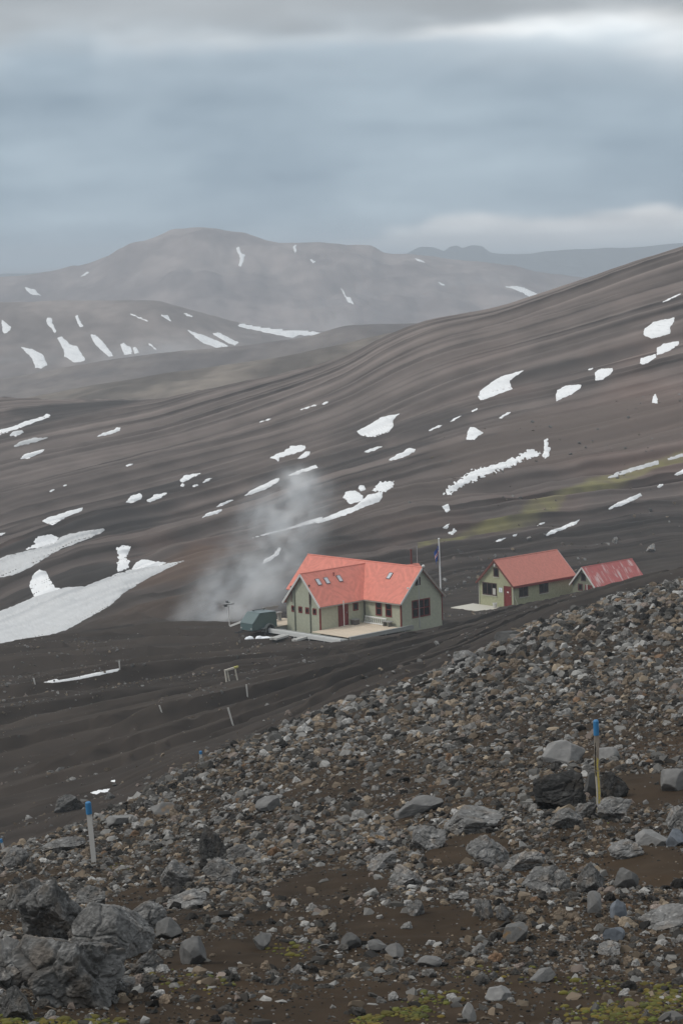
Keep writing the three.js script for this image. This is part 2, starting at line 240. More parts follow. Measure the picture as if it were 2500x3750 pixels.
for (const [u, v, w, h, c, t] of [[470, 2265, 230, 55, rust, 0.8], [230, 2130, 330, 55, ashShade, 0.85], [330, 1930, 330, 55, ashShade, 0.7], [620, 1800, 230, 45, ashShade, 0.7], [1230, 1700, 330, 60, ashShade, 0.55], [1480, 1560, 260, 40, ashShade, 0.5], [2050, 1370, 320, 50, ashShade, 0.5], [280, 1500, 330, 26, ashShade, 0.75], [900, 2090, 160, 70, ashShade, 0.6], [640, 2070, 200, 60, rust, 0.6], [1150, 1980, 320, 60, ashShade, 0.6], [1900, 1640, 330, 110, dun, 0.75], [2320, 1560, 330, 120, dun, 0.8], [1450, 1830, 260, 60, dun, 0.4], [2050, 2010, 420, 50, ashShade, 0.4], [2440, 1950, 160, 90, ashShade, 0.4]]) { const p = ground.hit(u, v, 9.3, 13), q = ground.hit(u, v - h, 9.3, 13), q2 = ground.hit(u + 60, v - 14, 9.3, 13); if (p) tones.push({ x: p.x, z: -p.z, rx: w * -p.z / F, rz: q ? Math.max(3, p.z - q.z) : 14, k: q2 ? clamp((p.z - q2.z) / (q2.x - p.x), -4, 4) : 0.5, c, t }); }
const earth = new THREE.MeshPhysicalMaterial({ vertexColors: true, roughness: 1, specularIntensity: 0.12 });
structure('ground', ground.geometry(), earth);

// ------------------------------------------------------------------ hills behind
function hill(name, crest, z, depth, footV, relief, tone, seed) {
  const foot = crest.map(([u, v]) => [u, Math.max(v + 40, footV), z - depth]), mid = crest.map(([u, v]) => [u, lerp(v, Math.max(v + 40, footV), 0.45), z - depth * 0.5]), top_ = crest.map(([u, v]) => [u, v, z]), back = crest.map(([u, v]) => [u, v + 70, z + depth * 0.6]);
  const sh = new Sheet([foot, mid, top_, back], [60, 90, 12], columns(-0.178, 0.178, 330, 0.45, 14), (x, y, zz, s) => y + relief * (1 - smooth(1.75, 2, s) * 0.75) * (fbm(x / (z * 0.05) + seed, s * 0.7, zz / (z * 0.09), 4) * 1.3 + 0.5 * fbm(x / (z * 0.012) + seed, s * 2, zz / (z * 0.05), 3)),
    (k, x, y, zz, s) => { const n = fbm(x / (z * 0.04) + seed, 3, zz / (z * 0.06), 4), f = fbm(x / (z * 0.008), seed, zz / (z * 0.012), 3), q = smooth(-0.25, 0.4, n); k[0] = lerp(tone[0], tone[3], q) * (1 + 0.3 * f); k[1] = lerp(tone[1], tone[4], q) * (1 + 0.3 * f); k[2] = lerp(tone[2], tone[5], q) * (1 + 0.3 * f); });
  structure(name, sh.geometry(), earth); return sh;
}
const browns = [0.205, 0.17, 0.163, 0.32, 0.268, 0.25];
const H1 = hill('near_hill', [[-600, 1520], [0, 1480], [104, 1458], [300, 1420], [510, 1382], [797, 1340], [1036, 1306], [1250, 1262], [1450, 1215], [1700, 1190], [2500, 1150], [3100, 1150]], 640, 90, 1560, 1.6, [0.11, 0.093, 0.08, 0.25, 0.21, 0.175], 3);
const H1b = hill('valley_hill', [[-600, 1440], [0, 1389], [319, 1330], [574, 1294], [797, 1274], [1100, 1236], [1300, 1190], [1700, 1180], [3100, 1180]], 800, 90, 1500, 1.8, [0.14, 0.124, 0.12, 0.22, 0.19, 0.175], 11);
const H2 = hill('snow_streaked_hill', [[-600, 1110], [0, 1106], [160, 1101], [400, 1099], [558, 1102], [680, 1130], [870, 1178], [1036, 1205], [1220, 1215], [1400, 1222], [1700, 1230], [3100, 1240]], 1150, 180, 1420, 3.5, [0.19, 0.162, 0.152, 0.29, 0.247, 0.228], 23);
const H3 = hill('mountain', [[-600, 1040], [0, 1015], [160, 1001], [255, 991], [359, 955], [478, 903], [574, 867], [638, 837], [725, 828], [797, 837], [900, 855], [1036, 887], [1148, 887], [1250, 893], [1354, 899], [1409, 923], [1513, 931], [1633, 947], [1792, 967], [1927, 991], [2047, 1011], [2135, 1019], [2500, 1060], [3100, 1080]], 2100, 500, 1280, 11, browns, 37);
hill('distant_mountains', [[-600, 1040], [0, 1004], [200, 998], [900, 985], [1300, 960], [1470, 935], [1513, 915], [1545, 903], [1585, 906], [1625, 919], [1649, 904], [1672, 900], [1692, 908], [1728, 899], [1760, 902], [1800, 926], [1840, 931], [1927, 930], [2007, 918], [2127, 911], [2286, 909], [2500, 890], [3100, 860]], 3900, 500, 1060, 9, [0.05, 0.05, 0.05, 0.06, 0.06, 0.06], 51);

// ------------------------------------------------------------------ snow patches
const snowMat = mat(0.86, 0.88, 0.9, 0.8), oldSnow = new THREE.MeshStandardMaterial({ vertexColors: true, roughness: 0.85 });
function inside(poly, x, y) { let w = false, best = 1e9; for (let i = 0, j = poly.length - 1; i < poly.length; j = i++) { const [x0, y0] = poly[j], [x1, y1] = poly[i]; if ((y0 > y) !== (y1 > y) && x < (x1 - x0) * (y - y0) / (y1 - y0) + x0) w = !w; const dx = x1 - x0, dy = y1 - y0, t = clamp(((x - x0) * dx + (y - y0) * dy) / (dx * dx + dy * dy || 1), 0, 1); best = Math.min(best, Math.hypot(x - x0 - t * dx, y - y0 - t * dy)); } return w ? best : -best; }
function snow(sheet, s0, s1, ox, oy, raw, label, opt = {}) {
  const k = 0.7972, poly = raw.map(([x, y]) => [ox + x * k, oy + y * k]), xs = poly.map(p => p[0]), ys = poly.map(p => p[1]);
  const x0 = Math.min(...xs) - 10, x1 = Math.max(...xs) + 10, y0 = Math.min(...ys) - 10, y1 = Math.max(...ys) + 10, st = opt.step ?? clamp(Math.max(x1 - x0, (y1 - y0) * 2) / 60, 2, 5), nx = Math.ceil((x1 - x0) / st), ny = Math.ceil((y1 - y0) / st);
  const amp = opt.rough ?? 5, D = new Float32Array((nx + 1) * (ny + 1)), key = [], pos = [], idx = [], cc = [], made = new Map();
  for (let j = 0; j <= ny; j++) for (let i = 0; i <= nx; i++) { const x = x0 + i * st, y = y0 + j * st; D[j * (nx + 1) + i] = inside(poly, x, y) + amp * fbm(x / 20, y / 11, 4, 3) + (opt.lumpy ?? 0.8) * noise(x / 9, y / 7, 8) * 1.4 + 0.6; }
  const vert = (x, y, d, id) => { if (made.has(id)) return made.get(id); const p = sheet.hit(x, y, s0, s1); const n = p ? pos.length / 3 : -1; if (p) { const m = -p.z / F, lift = d <= 0.01 ? 0.25 * m : Math.min(d, 22) * m * (opt.high ?? 0.1) + 0.8 * m + m * 1.0 * Math.min(1, d / 6) * (1 + noise(x / 11, y / 7, 2)); pos.push(p.x, p.y + lift, p.z); const q = opt.dirty ? 0.56 + 0.07 * fbm(x / 30, y / 12, 3, 4) + 0.05 * noise(x / 5, y / 4, 6) : 0.84 + 0.07 * fbm(x / 16, y / 7, 3, 4) - 0.16 * smooth(0.1, 0.5, fbm(x / 22, y / 6, 9, 4)); cc.push(q, q * 0.995, q * 0.99); } made.set(id, n); return n; };
  for (let j = 0; j < ny; j++) for (let i = 0; i < nx; i++) {
    const c = [[i, j], [i + 1, j], [i + 1, j + 1], [i, j + 1]], ring = [];
    for (let e = 0; e < 4; e++) {
      const [ia, ja] = c[e], [ib, jb] = c[(e + 1) % 4], da = D[ja * (nx + 1) + ia], db = D[jb * (nx + 1) + ib];
      if (da > 0) ring.push(vert(x0 + ia * st, y0 + ja * st, da, ia + ',' + ja));
      if ((da > 0) !== (db > 0)) { const t = da / (da - db); ring.push(vert(x0 + lerp(ia, ib, t) * st, y0 + lerp(ja, jb, t) * st, 0, [Math.min(ia, ib), Math.min(ja, jb), ia === ib ? 'v' : 'h'].join())); }
    }
    if (ring.length > 2 && !ring.includes(-1)) for (let e = 1; e < ring.length - 1; e++) idx.push(ring[0], ring[e + 1], ring[e]);
  }
  if (!idx.length) { console.log('no ground under snow: ' + label); return; }
  const g = new THREE.BufferGeometry(); g.setAttribute('position', new THREE.Float32BufferAttribute(pos, 3)); g.setAttribute('color', new THREE.Float32BufferAttribute(cc, 3)); g.setIndex(idx); g.computeVertexNormals();
  top('snow_patch', g, oldSnow, label, 'snow patch', opt.group ?? 'snow patches on the slopes');
}
const G = ground;
const onA = (raw, label, opt) => snow(G, 9.5, 13.2, 1250, 700, raw, label, opt), onB = (raw, label, opt) => snow(G, 9.3, 13.2, 1250, 1400, raw, label, opt), onC = (raw, label, opt) => snow(G, 9.3, 13.2, 0, 1400, raw, label, opt);
const dash = (x0, y0, x1, y1, w) => [[x0, y0], [lerp(x0, x1, 0.35), lerp(y0, y1, 0.35) - w], [lerp(x0, x1, 0.8), lerp(y0, y1, 0.8) - w * 0.8], [x1, y1], [lerp(x0, x1, 0.7), lerp(y0, y1, 0.7) + w * 0.7], [lerp(x0, x1, 0.25), lerp(y0, y1, 0.25) + w * 0.8]];
onA([[1385, 660], [1390, 635], [1430, 603], [1480, 590], [1525, 582], [1528, 600], [1508, 620], [1507, 655], [1420, 678]], 'highest large snow patch at the right end of the striped slope');
onA([[1368, 790], [1375, 768], [1440, 750], [1442, 765], [1410, 785], [1380, 797]], 'oval snow patch joined to the lower end of the longer one below the highest');
onA([[1445, 755], [1448, 720], [1480, 702], [1550, 688], [1545, 705], [1500, 735]], 'long ragged snow patch just below the highest large one at right');
onA([[627, 945], [640, 915], [700, 870], [740, 850], [838, 822], [770, 870], [775, 895], [785, 908], [640, 962]], 'large snow patch with a pointed upper tip on the upper striped slope');
onA([[985, 965], [985, 935], [990, 915], [1030, 893], [1100, 890], [1095, 905], [1060, 930]], 'snow patch right of the pointed one, blunt at its lower left end');
onA([[1165, 870], [1163, 835], [1180, 820], [1247, 812], [1235, 838], [1200, 865]], 'wedge-shaped snow patch between the blunt one and the long ragged one');
onA(dash(1130, 822, 1156, 815, 4), 'speck of snow at the upper left of the wedge-shaped patch');
onA([[1425, 972], [1428, 945], [1440, 935], [1450, 955], [1450, 975]], 'small upright snow patch above the brown slope at far right');
onA(dash(1475, 510, 1556, 472, 4), 'thin snow streak near the skyline at the right edge');
onB([[72, 225], [110, 205], [145, 185], [185, 160], [265, 145], [235, 175], [238, 200], [215, 230], [140, 253], [85, 242]], 'large snow patch with a tail in the middle of the striped slope');
onB([[572, 265], [580, 225], [590, 208], [615, 207], [648, 232], [610, 262]], 'small domed snow patch in the middle right of the striped slope');
onB(dash(400, 222, 470, 195, 5), 'thin snow streak left of the small domed patch');
onB(dash(500, 180, 547, 155, 5), 'short thin snow streak above the one left of the domed patch');
onB(dash(598, 133, 626, 122, 4), 'tiny snow streak left of the blunt patch');
onB(dash(722, 165, 773, 140, 6), 'little slanting snow patch below the blunt one');
onB(dash(98, 322, 187, 296, 7), 'slim snow patch under the large one with a tail');
onB([[218, 357], [260, 330], [310, 305], [342, 305], [330, 322], [280, 345], [230, 360]], 'narrow slanting snow patch above the roof of the L-shaped hut');
onB([[470, 515], [495, 480], [520, 460], [600, 408], [700, 380], [800, 345], [870, 308], [912, 325], [890, 345], [840, 352], [790, 382], [720, 402], [640, 437], [560, 472], [490, 517]], 'long lumpy band of snow above the flagpole', { lumpy: 9, step: 2.5 });
onB([[922, 348], [928, 310], [930, 265], [946, 258], [948, 295], [962, 300], [945, 348]], 'upright snow patch at the upper end of the lumpy band', { lumpy: 3 });
onB([[8, 530], [20, 505], [60, 498], [100, 520], [98, 545], [40, 558]], 'rounded snow patch beside the top of the steam plume');
onB([[74, 487], [85, 474], [104, 476], [110, 492], [88, 500]], 'small round snow patch above the rounded one by the steam');
onB([[135, 500], [180, 458], [240, 455], [235, 480], [200, 505]], 'speckled broken snow patch right of the steam plume', { lumpy: 4, step: 2.2 });
onB([[0, 590], [60, 570], [120, 520], [188, 503], [185, 530], [170, 548], [90, 580], [0, 617], [-110, 650], [-110, 638]], 'tapering snow bank running into the top of the steam', { high: 0.3 });
onB([[462, 570], [490, 560], [497, 590], [480, 600]], 'small snow patch below the lower end of the lumpy band');
onB([[465, 668], [500, 643], [484, 674]], 'small snow patch above the flag');
onB([[488, 697], [515, 673], [528, 684], [505, 702]], 'broken bits of snow just above the flagpole top', { lumpy: 4 });
onB(dash(698, 735, 764, 713, 5), 'thin snow streak above the ridge of the plain hut');
onB(dash(785, 706, 808, 697, 4), 'speck of snow above the plain hut beside a thin streak');
onB([[930, 705], [960, 680], [1000, 668], [1060, 643], [1092, 630], [1078, 652], [1010, 677], [950, 703]], 'bright snow streak on the dark slope below the mossy strip');
onB(dash(898, 658, 932, 645, 4), 'short snow streak left above the bright one on the dark slope');
onB([[1222, 440], [1260, 416], [1350, 388], [1450, 360], [1456, 376], [1350, 404], [1250, 437]], 'long dirty snow strip along the top of the mossy strip', { dirty: 1 });
onB([[1495, 350], [1568, 326], [1640, 300], [1640, 315], [1568, 341], [1498, 359]], 'dirty snow strip at the right edge above the moss', { dirty: 1 });
onB([[1225, 580], [1260, 555], [1370, 511], [1377, 523], [1300, 560], [1230, 584]], 'slim snow streak under the right end of the mossy strip');
onB([[1528, 425], [1568, 400], [1600, 390], [1600, 402], [1540, 431]], 'snow streak at the right edge under the mossy strip');
onB(dash(1450, 480, 1476, 472, 6), 'speck of snow above the slim streak under the moss');
onC([[-60, 262], [-60, 240], [0, 220], [60, 205], [120, 180], [200, 158], [215, 145], [238, 150], [225, 162], [130, 195], [60, 222], [0, 242]], 'long thin snow bank at the left edge below the skyline of the dark slope');
onC([[45, 245], [60, 228], [105, 219], [111, 230], [70, 249]], 'small snow patch under the long thin bank at the left edge');
onC([[60, 297], [100, 270], [150, 257], [218, 255], [180, 270], [110, 288]], 'greyish snow patch second below the long thin bank', { dirty: 1 });
onC([[98, 352], [110, 332], [160, 318], [210, 307], [195, 321], [130, 351]], 'bright snow patch third below the long thin bank');
onC([[448, 249], [480, 231], [520, 223], [535, 209], [556, 209], [549, 223], [500, 241]], 'lone wavy snow patch on the left part of the striped slope');
onC([[1240, 348], [1270, 330], [1300, 320], [1340, 294], [1400, 289], [1406, 302], [1380, 319], [1320, 336], [1285, 346], [1278, 366], [1265, 352]], 'ragged snow patch above the top of the steam plume', { lumpy: 2 });
onC([[1368, 350], [1400, 321], [1423, 319], [1420, 336], [1385, 351]], 'small snow patch at the lower right of the ragged one above the steam');
onC([[1120, 522], [1160, 492], [1220, 468], [1250, 449], [1285, 439], [1278, 456], [1220, 491], [1160, 513]], 'cigar-shaped snow patch at the upper left of the steam plume');
onC([[1320, 430], [1370, 407], [1450, 381], [1459, 392], [1400, 411], [1340, 430]], 'snow streak between the cigar-shaped patch and the ragged one');
onC([[826, 453], [850, 430], [932, 414], [880, 441], [840, 459]], 'pointed snow patch in the centre left of the striped slope');
onC(dash(928, 461, 974, 441, 7), 'small snow patch right of the pointed one at centre left');
onC([[830, 476], [838, 464], [848, 472], [842, 482]], 'dot of snow under the pointed patch at centre left');
onC(dash(884, 478, 912, 472, 5), 'dot of snow between the pointed patch and its neighbour');
onC([[580, 551], [600, 525], [640, 511], [653, 520], [650, 536], [600, 554]], 'left one of two neighbouring oval snow patches above the dark bank');
onC([[675, 546], [710, 517], [766, 509], [740, 531], [690, 551]], 'right one of two neighbouring oval snow patches above the dark bank', { lumpy: 2 });
onC([[930, 621], [950, 602], [1031, 579], [1000, 603]], 'lower of two thin snow streaks left of the steam');
onC(dash(985, 576, 1071, 542, 6), 'upper of two thin snow streaks left of the steam');
onC([[196, 638], [215, 625], [280, 604], [330, 588], [381, 577], [376, 591], [300, 621], [245, 656]], 'slanting snow patch above the upper snow tongue at left');
onC([[-80, 915], [-80, 840], [0, 810], [30, 798], [160, 765], [260, 730], [290, 705], [380, 685], [490, 671], [470, 690], [400, 720], [280, 766], [220, 801], [140, 851], [60, 886], [0, 897]], 'upper grey snow tongue at the left edge', { dirty: 1, high: 0.12 });
onC([[118, 768], [160, 745], [160, 718], [200, 704], [240, 699], [270, 714], [252, 746], [190, 757]], 'white lump of snow on the upper edge of the upper tongue', { lumpy: 2.5, high: 0.1 });
onC([[-80, 1225], [-80, 1080], [0, 1050], [60, 1030], [160, 985], [290, 945], [400, 935], [540, 880], [610, 860], [740, 840], [847, 819], [780, 850], [680, 900], [580, 960], [500, 1030], [400, 1085], [300, 1140], [240, 1156], [100, 1191], [0, 1206]], 'largest grey snow tongue, lying in the gully left of the trailer', { dirty: 1, high: 0.12, step: 4 });
onC([[138, 940], [150, 890], [180, 861], [210, 869], [233, 915], [256, 945], [296, 944], [165, 989], [150, 970]], 'tall white snow lump on the upper edge of the largest tongue', { high: 0.08, lumpy: 2.5 });
onC([[538, 872], [545, 800], [538, 760], [570, 754], [599, 747], [592, 790], [575, 805], [597, 825], [590, 852]], 'crumbling upright snow patch above the largest tongue', { lumpy: 6 });
onC([[604, 863], [625, 830], [660, 811], [700, 822], [762, 829], [740, 843]], 'white mound of snow near the tip of the largest tongue', { high: 0.08, lumpy: 2 });
onC([[598, 1163], [630, 1145], [691, 1132], [691, 1143], [650, 1157]], 'small snow patch on the flat ground left of the mast');
onC([[1207, 836], [1215, 815], [1260, 790], [1280, 759], [1289, 761], [1281, 791], [1235, 822]], 'slanting snow patch seen through the steam beside the big hut roof');
onC([[1140, 721], [1220, 695], [1350, 660], [1420, 634], [1480, 618], [1480, 640], [1420, 651], [1250, 695]], 'thin snow line seen through the steam', { rough: 2 });
onC(dash(1380, 125, 1456, 104, 4), 'thin snow streak under the large hollow-edged slope, upper middle'.replace('large hollow-edged slope', 'skyline'));
onC(dash(1480, 100, 1519, 85, 4), 'short snow streak right of the thin one under the skyline');
onC(dash(1193, 183, 1247, 168, 3), 'faint snow thread left below the two streaks under the skyline');
onC(dash(580, 384, 613, 375, 4), 'tiny snow dash below the lone wavy patch');
onC(dash(230, 502, 254, 493, 3), 'left of two tiny snow dashes on the left part of the slope');
onC(dash(282, 479, 309, 472, 3), 'right of two tiny snow dashes on the left part of the slope');
onC([[-30, 715], [-30, 703], [0, 694], [32, 690], [10, 703]], 'small snow patch at the left edge above the upper tongue');
const mid = (raw, label, opt) => snow(G, 5.2, 9.2, 0, 2250, raw, label, { group: 'snow on the dark flat ground', ...opt });
mid([[198, 313], [260, 297], [270, 304], [350, 289], [450, 267], [549, 249], [546, 259], [450, 281], [360, 299], [260, 313]], 'long narrow snow strip on the dark ground below the snow tongue', { rough: 2 });
mid([[416, 821], [450, 809], [504, 802], [496, 813], [440, 825]], 'small bright snow patch on the dark ground beyond the left blue-topped post');
mid([[508, 767], [520, 760], [530, 758], [528, 769]], 'dot of snow above the small bright patch beyond the left post');
// on the hills behind
const on2 = (raw, label, opt) => snow(H2, 0, 2, 0, 700, raw, label, { group: 'snow on the hills behind', high: 0.05, ...opt }), on3 = (raw, label, opt) => snow(H3, 0, 2, 0, 700, raw, label, { group: 'snow on the hills behind', high: 0.03, ...opt });
on2([[100, 718], [150, 725], [200, 755], [218, 800], [190, 812], [165, 810], [150, 770]], 'broad snow streak nearest the left edge, low on the streaked hill');
on2([[213, 600], [218, 581], [240, 585], [241, 605], [259, 645], [255, 656], [225, 616]], 'slim upper snow streak above the widest one on the streaked hill');
on2([[264, 675], [285, 669], [320, 705], [355, 712], [375, 745], [393, 778], [340, 786], [300, 760], [295, 730]], 'widest snow streak on the streaked hill at left');
on2([[346, 575], [358, 571], [381, 620], [370, 626]], 'short upper snow streak above the long diagonal one');
on2([[414, 657], [440, 660], [480, 700], [521, 758], [500, 761], [440, 706]], 'long diagonal snow streak right of the widest one');
on2([[555, 705], [570, 699], [606, 725], [606, 749], [570, 751]], 'left of two stubby snow patches at the foot of the streaked hill');
on2([[611, 720], [625, 715], [638, 740], [620, 746]], 'right of two stubby snow patches at the foot of the streaked hill');
on2([[9, 590], [30, 605], [51, 625], [45, 641], [20, 656], [14, 640]], 'crooked snow patch high at the left edge of the streaked hill');
on2([[864, 640], [920, 658], [1000, 688], [1046, 712], [990, 719], [920, 691]], 'left of two long snow patches at the foot of the peak');
on2([[979, 655], [1010, 651], [1060, 679], [1096, 695], [1080, 708], [1040, 696]], 'right of two long snow patches at the foot of the peak');
on2([[1085, 620], [1110, 605], [1200, 620], [1290, 627], [1400, 640], [1536, 660], [1480, 666], [1380, 661], [1340, 673], [1230, 651]], 'longest flat snow field at the foot of the peak');
on2([[744, 572], [770, 569], [786, 599]], 'small snow fleck right of centre on the streaked hill');
on2(dash(680, 696, 721, 731, 4), 'thin snow thread low on the right of the streaked hill');
on2(dash(600, 565, 686, 601, 3), 'thin sloping snow thread high on the streaked hill');
on2(dash(845, 562, 887, 579, 5), 'small snow streak above the two long patches');
on3([[1084, 260], [1098, 257], [1106, 284], [1126, 295], [1108, 346], [1097, 340], [1105, 311]], 'crooked snow couloir below the summit of the peak');
on3([[1344, 255], [1360, 249], [1357, 291]], 'little upright snow patch right of the couloir on the peak');
on3([[1423, 312], [1447, 325], [1436, 332]], 'little snow fleck right of the couloir, near the ridge of the peak');
on3([[109, 440], [160, 454], [187, 479], [140, 473]], 'pale snow patch on the low left shoulder of the peak');
on3(dash(374, 391, 412, 373, 5), 'small snow dash on the left ridge of the peak');
const on3r = (raw, label, opt) => snow(H3, 0, 2, 1250, 700, raw, label, { group: 'snow on the hills behind', high: 0.03, ...opt });
on3r([[754, 438], [820, 439], [860, 454], [912, 481], [870, 489], [830, 466]], 'long snow patch low on the right flank of the peak');
on3r(dash(444, 420, 472, 433, 5), 'snow fleck in the middle of the right flank of the peak');
on3r(dash(338, 309, 382, 329, 4), 'snow fleck high on the right ridge of the peak');
on3r([[-3, 448], [8, 452], [20, 487], [40, 489], [56, 521], [30, 508]], 'bent snow streak in the middle of the peak above the mist');

// ------------------------------------------------------------------ huts
const sage = (r, g, b) => mat(r, g, b, 0.8), wood = mat(0.3, 0.26, 0.2, 0.9), greyWood = mat(0.3, 0.3, 0.285, 0.9), darkRed = mat(0.16, 0.02, 0.015, 0.55), doorRed = mat(0.17, 0.014, 0.012, 0.5), white = mat(0.62, 0.61, 0.58, 0.6), glassMat = new THREE.MeshPhysicalMaterial({ color: col(0.012, 0.01, 0.01), roughness: 0.12, specularIntensity: 0.6 }), paintedSkyGlass = new THREE.MeshPhysicalMaterial({ color: col(0.52, 0.55, 0.58), roughness: 0.08, clearcoat: 1 }), darkMetal = mat(0.03, 0.03, 0.03, 0.6), zinc = mat(0.42, 0.42, 0.42, 0.45, { metalness: 0.4 }), concrete = mat(0.55, 0.52, 0.45, 0.95);  // skylight panes: the reflected sky is put into their pale colour
function mottled(r, g, b, amount, scale, seed, rough = 0.75) { // paint with faint unevenness
  const W = 256, d = new Uint8Array(W * W * 4); for (let y = 0; y < W; y++) for (let x = 0; x < W; x++) { const t = x / W * 6.2832, q = y / W * 6.2832, n = 1 + amount * (fbm(Math.cos(t) * 2 + seed, Math.sin(t) * 2 + Math.cos(q) * 2, Math.sin(q) * 2, 4) * 1.4); const o = (y * W + x) * 4; [r, g, b].forEach((c, i) => { const l = clamp(c * n, 0, 1); d[o + i] = 255 * (l <= 0.0031308 ? 12.92 * l : 1.055 * Math.pow(l, 1 / 2.4) - 0.055); }); d[o + 3] = 255; }
  const t = new THREE.DataTexture(d, W, W, THREE.RGBAFormat); t.colorSpace = THREE.SRGBColorSpace; t.wrapS = t.wrapT = THREE.RepeatWrapping; t.magFilter = THREE.LinearFilter; t.repeat.set(1 / scale, 1 / scale); t.needsUpdate = true;
  return new THREE.MeshStandardMaterial({ map: t, roughness: rough });
}
const redRoof = mottled(0.64, 0.21, 0.155, 0.2, 4.3, 2), redRoof2 = mottled(0.52, 0.185, 0.14, 0.16, 2.7, 9), fadedRed = mottled(0.46, 0.13, 0.115, 0.3, 2.3, 17), sage1 = mottled(0.4, 0.405, 0.305, 0.14, 2.4, 5), sage2 = mottled(0.36, 0.36, 0.225, 0.2, 2.2, 7), sage3 = mottled(0.2, 0.205, 0.145, 0.2, 2.2, 27), deckWood = mottled(0.62, 0.52, 0.4, 0.3, 1.7, 33, 0.9);
// a wall in its own plane (x along it, y up), with openings, as a slab
function wallGeo(outline, holes, thick) { const s = new THREE.Shape(outline.map(p => new THREE.Vector2(...p))); for (const [x0, x1, y0, y1] of holes) s.holes.push(new THREE.Path([[x0, y0], [x0, y1], [x1, y1], [x1, y0]].map(p => new THREE.Vector2(...p)))); const g = new THREE.ExtrudeGeometry(s, { depth: thick, bevelEnabled: false }); g.translate(0, 0, -thick); return g; }
function place(g, at, turn) { g.rotateY(turn); g.translate(...at); return g; }
// a window: frame with bars, and panes set back in the opening; [x0, x1, y0, y1] in the wall's plane
function windowPart(parent, [x0, x1, y0, y1], nx, ny, at, turn, frameMat, sillMat) {
  const w = sub('window', parent), fw = 0.07, bars = [box(x0 - 0.03, x0 + fw, y0 - 0.03, y1 + 0.03, -0.06, 0.03), box(x1 - fw, x1 + 0.03, y0 - 0.03, y1 + 0.03, -0.06, 0.03), box(x0 + fw, x1 - fw, y0 - 0.03, y0 + fw, -0.06, 0.028), box(x0 + fw, x1 - fw, y1 - fw, y1 + 0.03, -0.06, 0.028)];
  for (let i = 1; i < nx; i++) { const x = lerp(x0, x1, i / nx); bars.push(box(x - 0.035, x + 0.035, y0 + fw, y1 - fw, -0.06, 0.015)); }
  for (let i = 1; i < ny; i++) { const y = lerp(y0, y1, i / ny); bars.push(box(x0 + fw, x1 - fw, y - 0.03, y + 0.03, -0.058, 0.012)); }
  part('frame', place(merge(bars), at, turn), frameMat, w);
  for (let i = 0; i < nx; i++) for (let j = 0; j < ny; j++) part('pane', place(box(lerp(x0, x1, i / nx) + 0.02, lerp(x0, x1, (i + 1) / nx) - 0.02, lerp(y0, y1, j / ny) + 0.02, lerp(y0, y1, (j + 1) / ny) - 0.02, -0.05, -0.04), at, turn), glassMat, w);
  if (sillMat) part('sill', place(box(x0 - 0.08, x1 + 0.08, y0 - 0.09, y0 - 0.032, -0.02, 0.07), at, turn), sillMat, w);
  return w;
}
function doorPart(parent, [x0, x1, y0, y1], at, turn, m) {
  const d = sub('door', parent); part('leaf', place(box(x0, x1, y0, y1, -0.06, -0.01), at, turn), m, d);
  part('frame', place(merge([box(x0 - 0.07, x0, y0, y1 + 0.07, -0.05, 0.03), box(x1, x1 + 0.07, y0, y1 + 0.07, -0.05, 0.03), box(x0, x1, y1, y1 + 0.07, -0.05, 0.03)]), at, turn), m, d);
  part('handle', place(rod([x1 - 0.1, y0 + 1, 0.0], [x1 - 0.1, y0 + 1.14, 0.03], 0.02), at, turn), zinc, d); return d;
}
// one slope of a roof: corners in order, pushed up by its thickness
function slab(pts, thick, uvScale = 1) {
  const A = pts.map(p => new THREE.Vector3(...p)), n = A[1].clone().sub(A[0]).cross(A[2].clone().sub(A[0])).normalize(); if (n.y < 0) n.negate();
  const ex = A[1].clone().sub(A[0]).normalize(), ey = n.clone().cross(ex), pos = [], uv = [], up = n.clone().multiplyScalar(thick), N = A.length;
  const tri = (a, b, c) => { for (const p of [a, b, c]) { pos.push(p.x, p.y, p.z); uv.push(p.dot(ex) * uvScale, p.dot(ey) * uvScale); } };
  const T = A.map(p => p.clone().add(up));
  for (let i = 1; i < N - 1; i++) { tri(T[0], T[i], T[i + 1]); tri(A[0], A[i + 1], A[i]); }
  for (let i = 0; i < N; i++) { const j = (i + 1) % N; tri(A[i], A[j], T[j]); tri(A[i], T[j], T[i]); }
  const g = new THREE.BufferGeometry(); g.setAttribute('position', new THREE.Float32BufferAttribute(pos, 3)); g.setAttribute('uv', new THREE.Float32BufferAttribute(uv, 2)); g.computeVertexNormals(); return g;
}
const rad = Math.PI / 180, FX = -Math.PI / 2; // turn of a wall that faces -x: its own x runs towards +z
const hutAt = huts[0].at, t1 = huts[0].turn * rad;
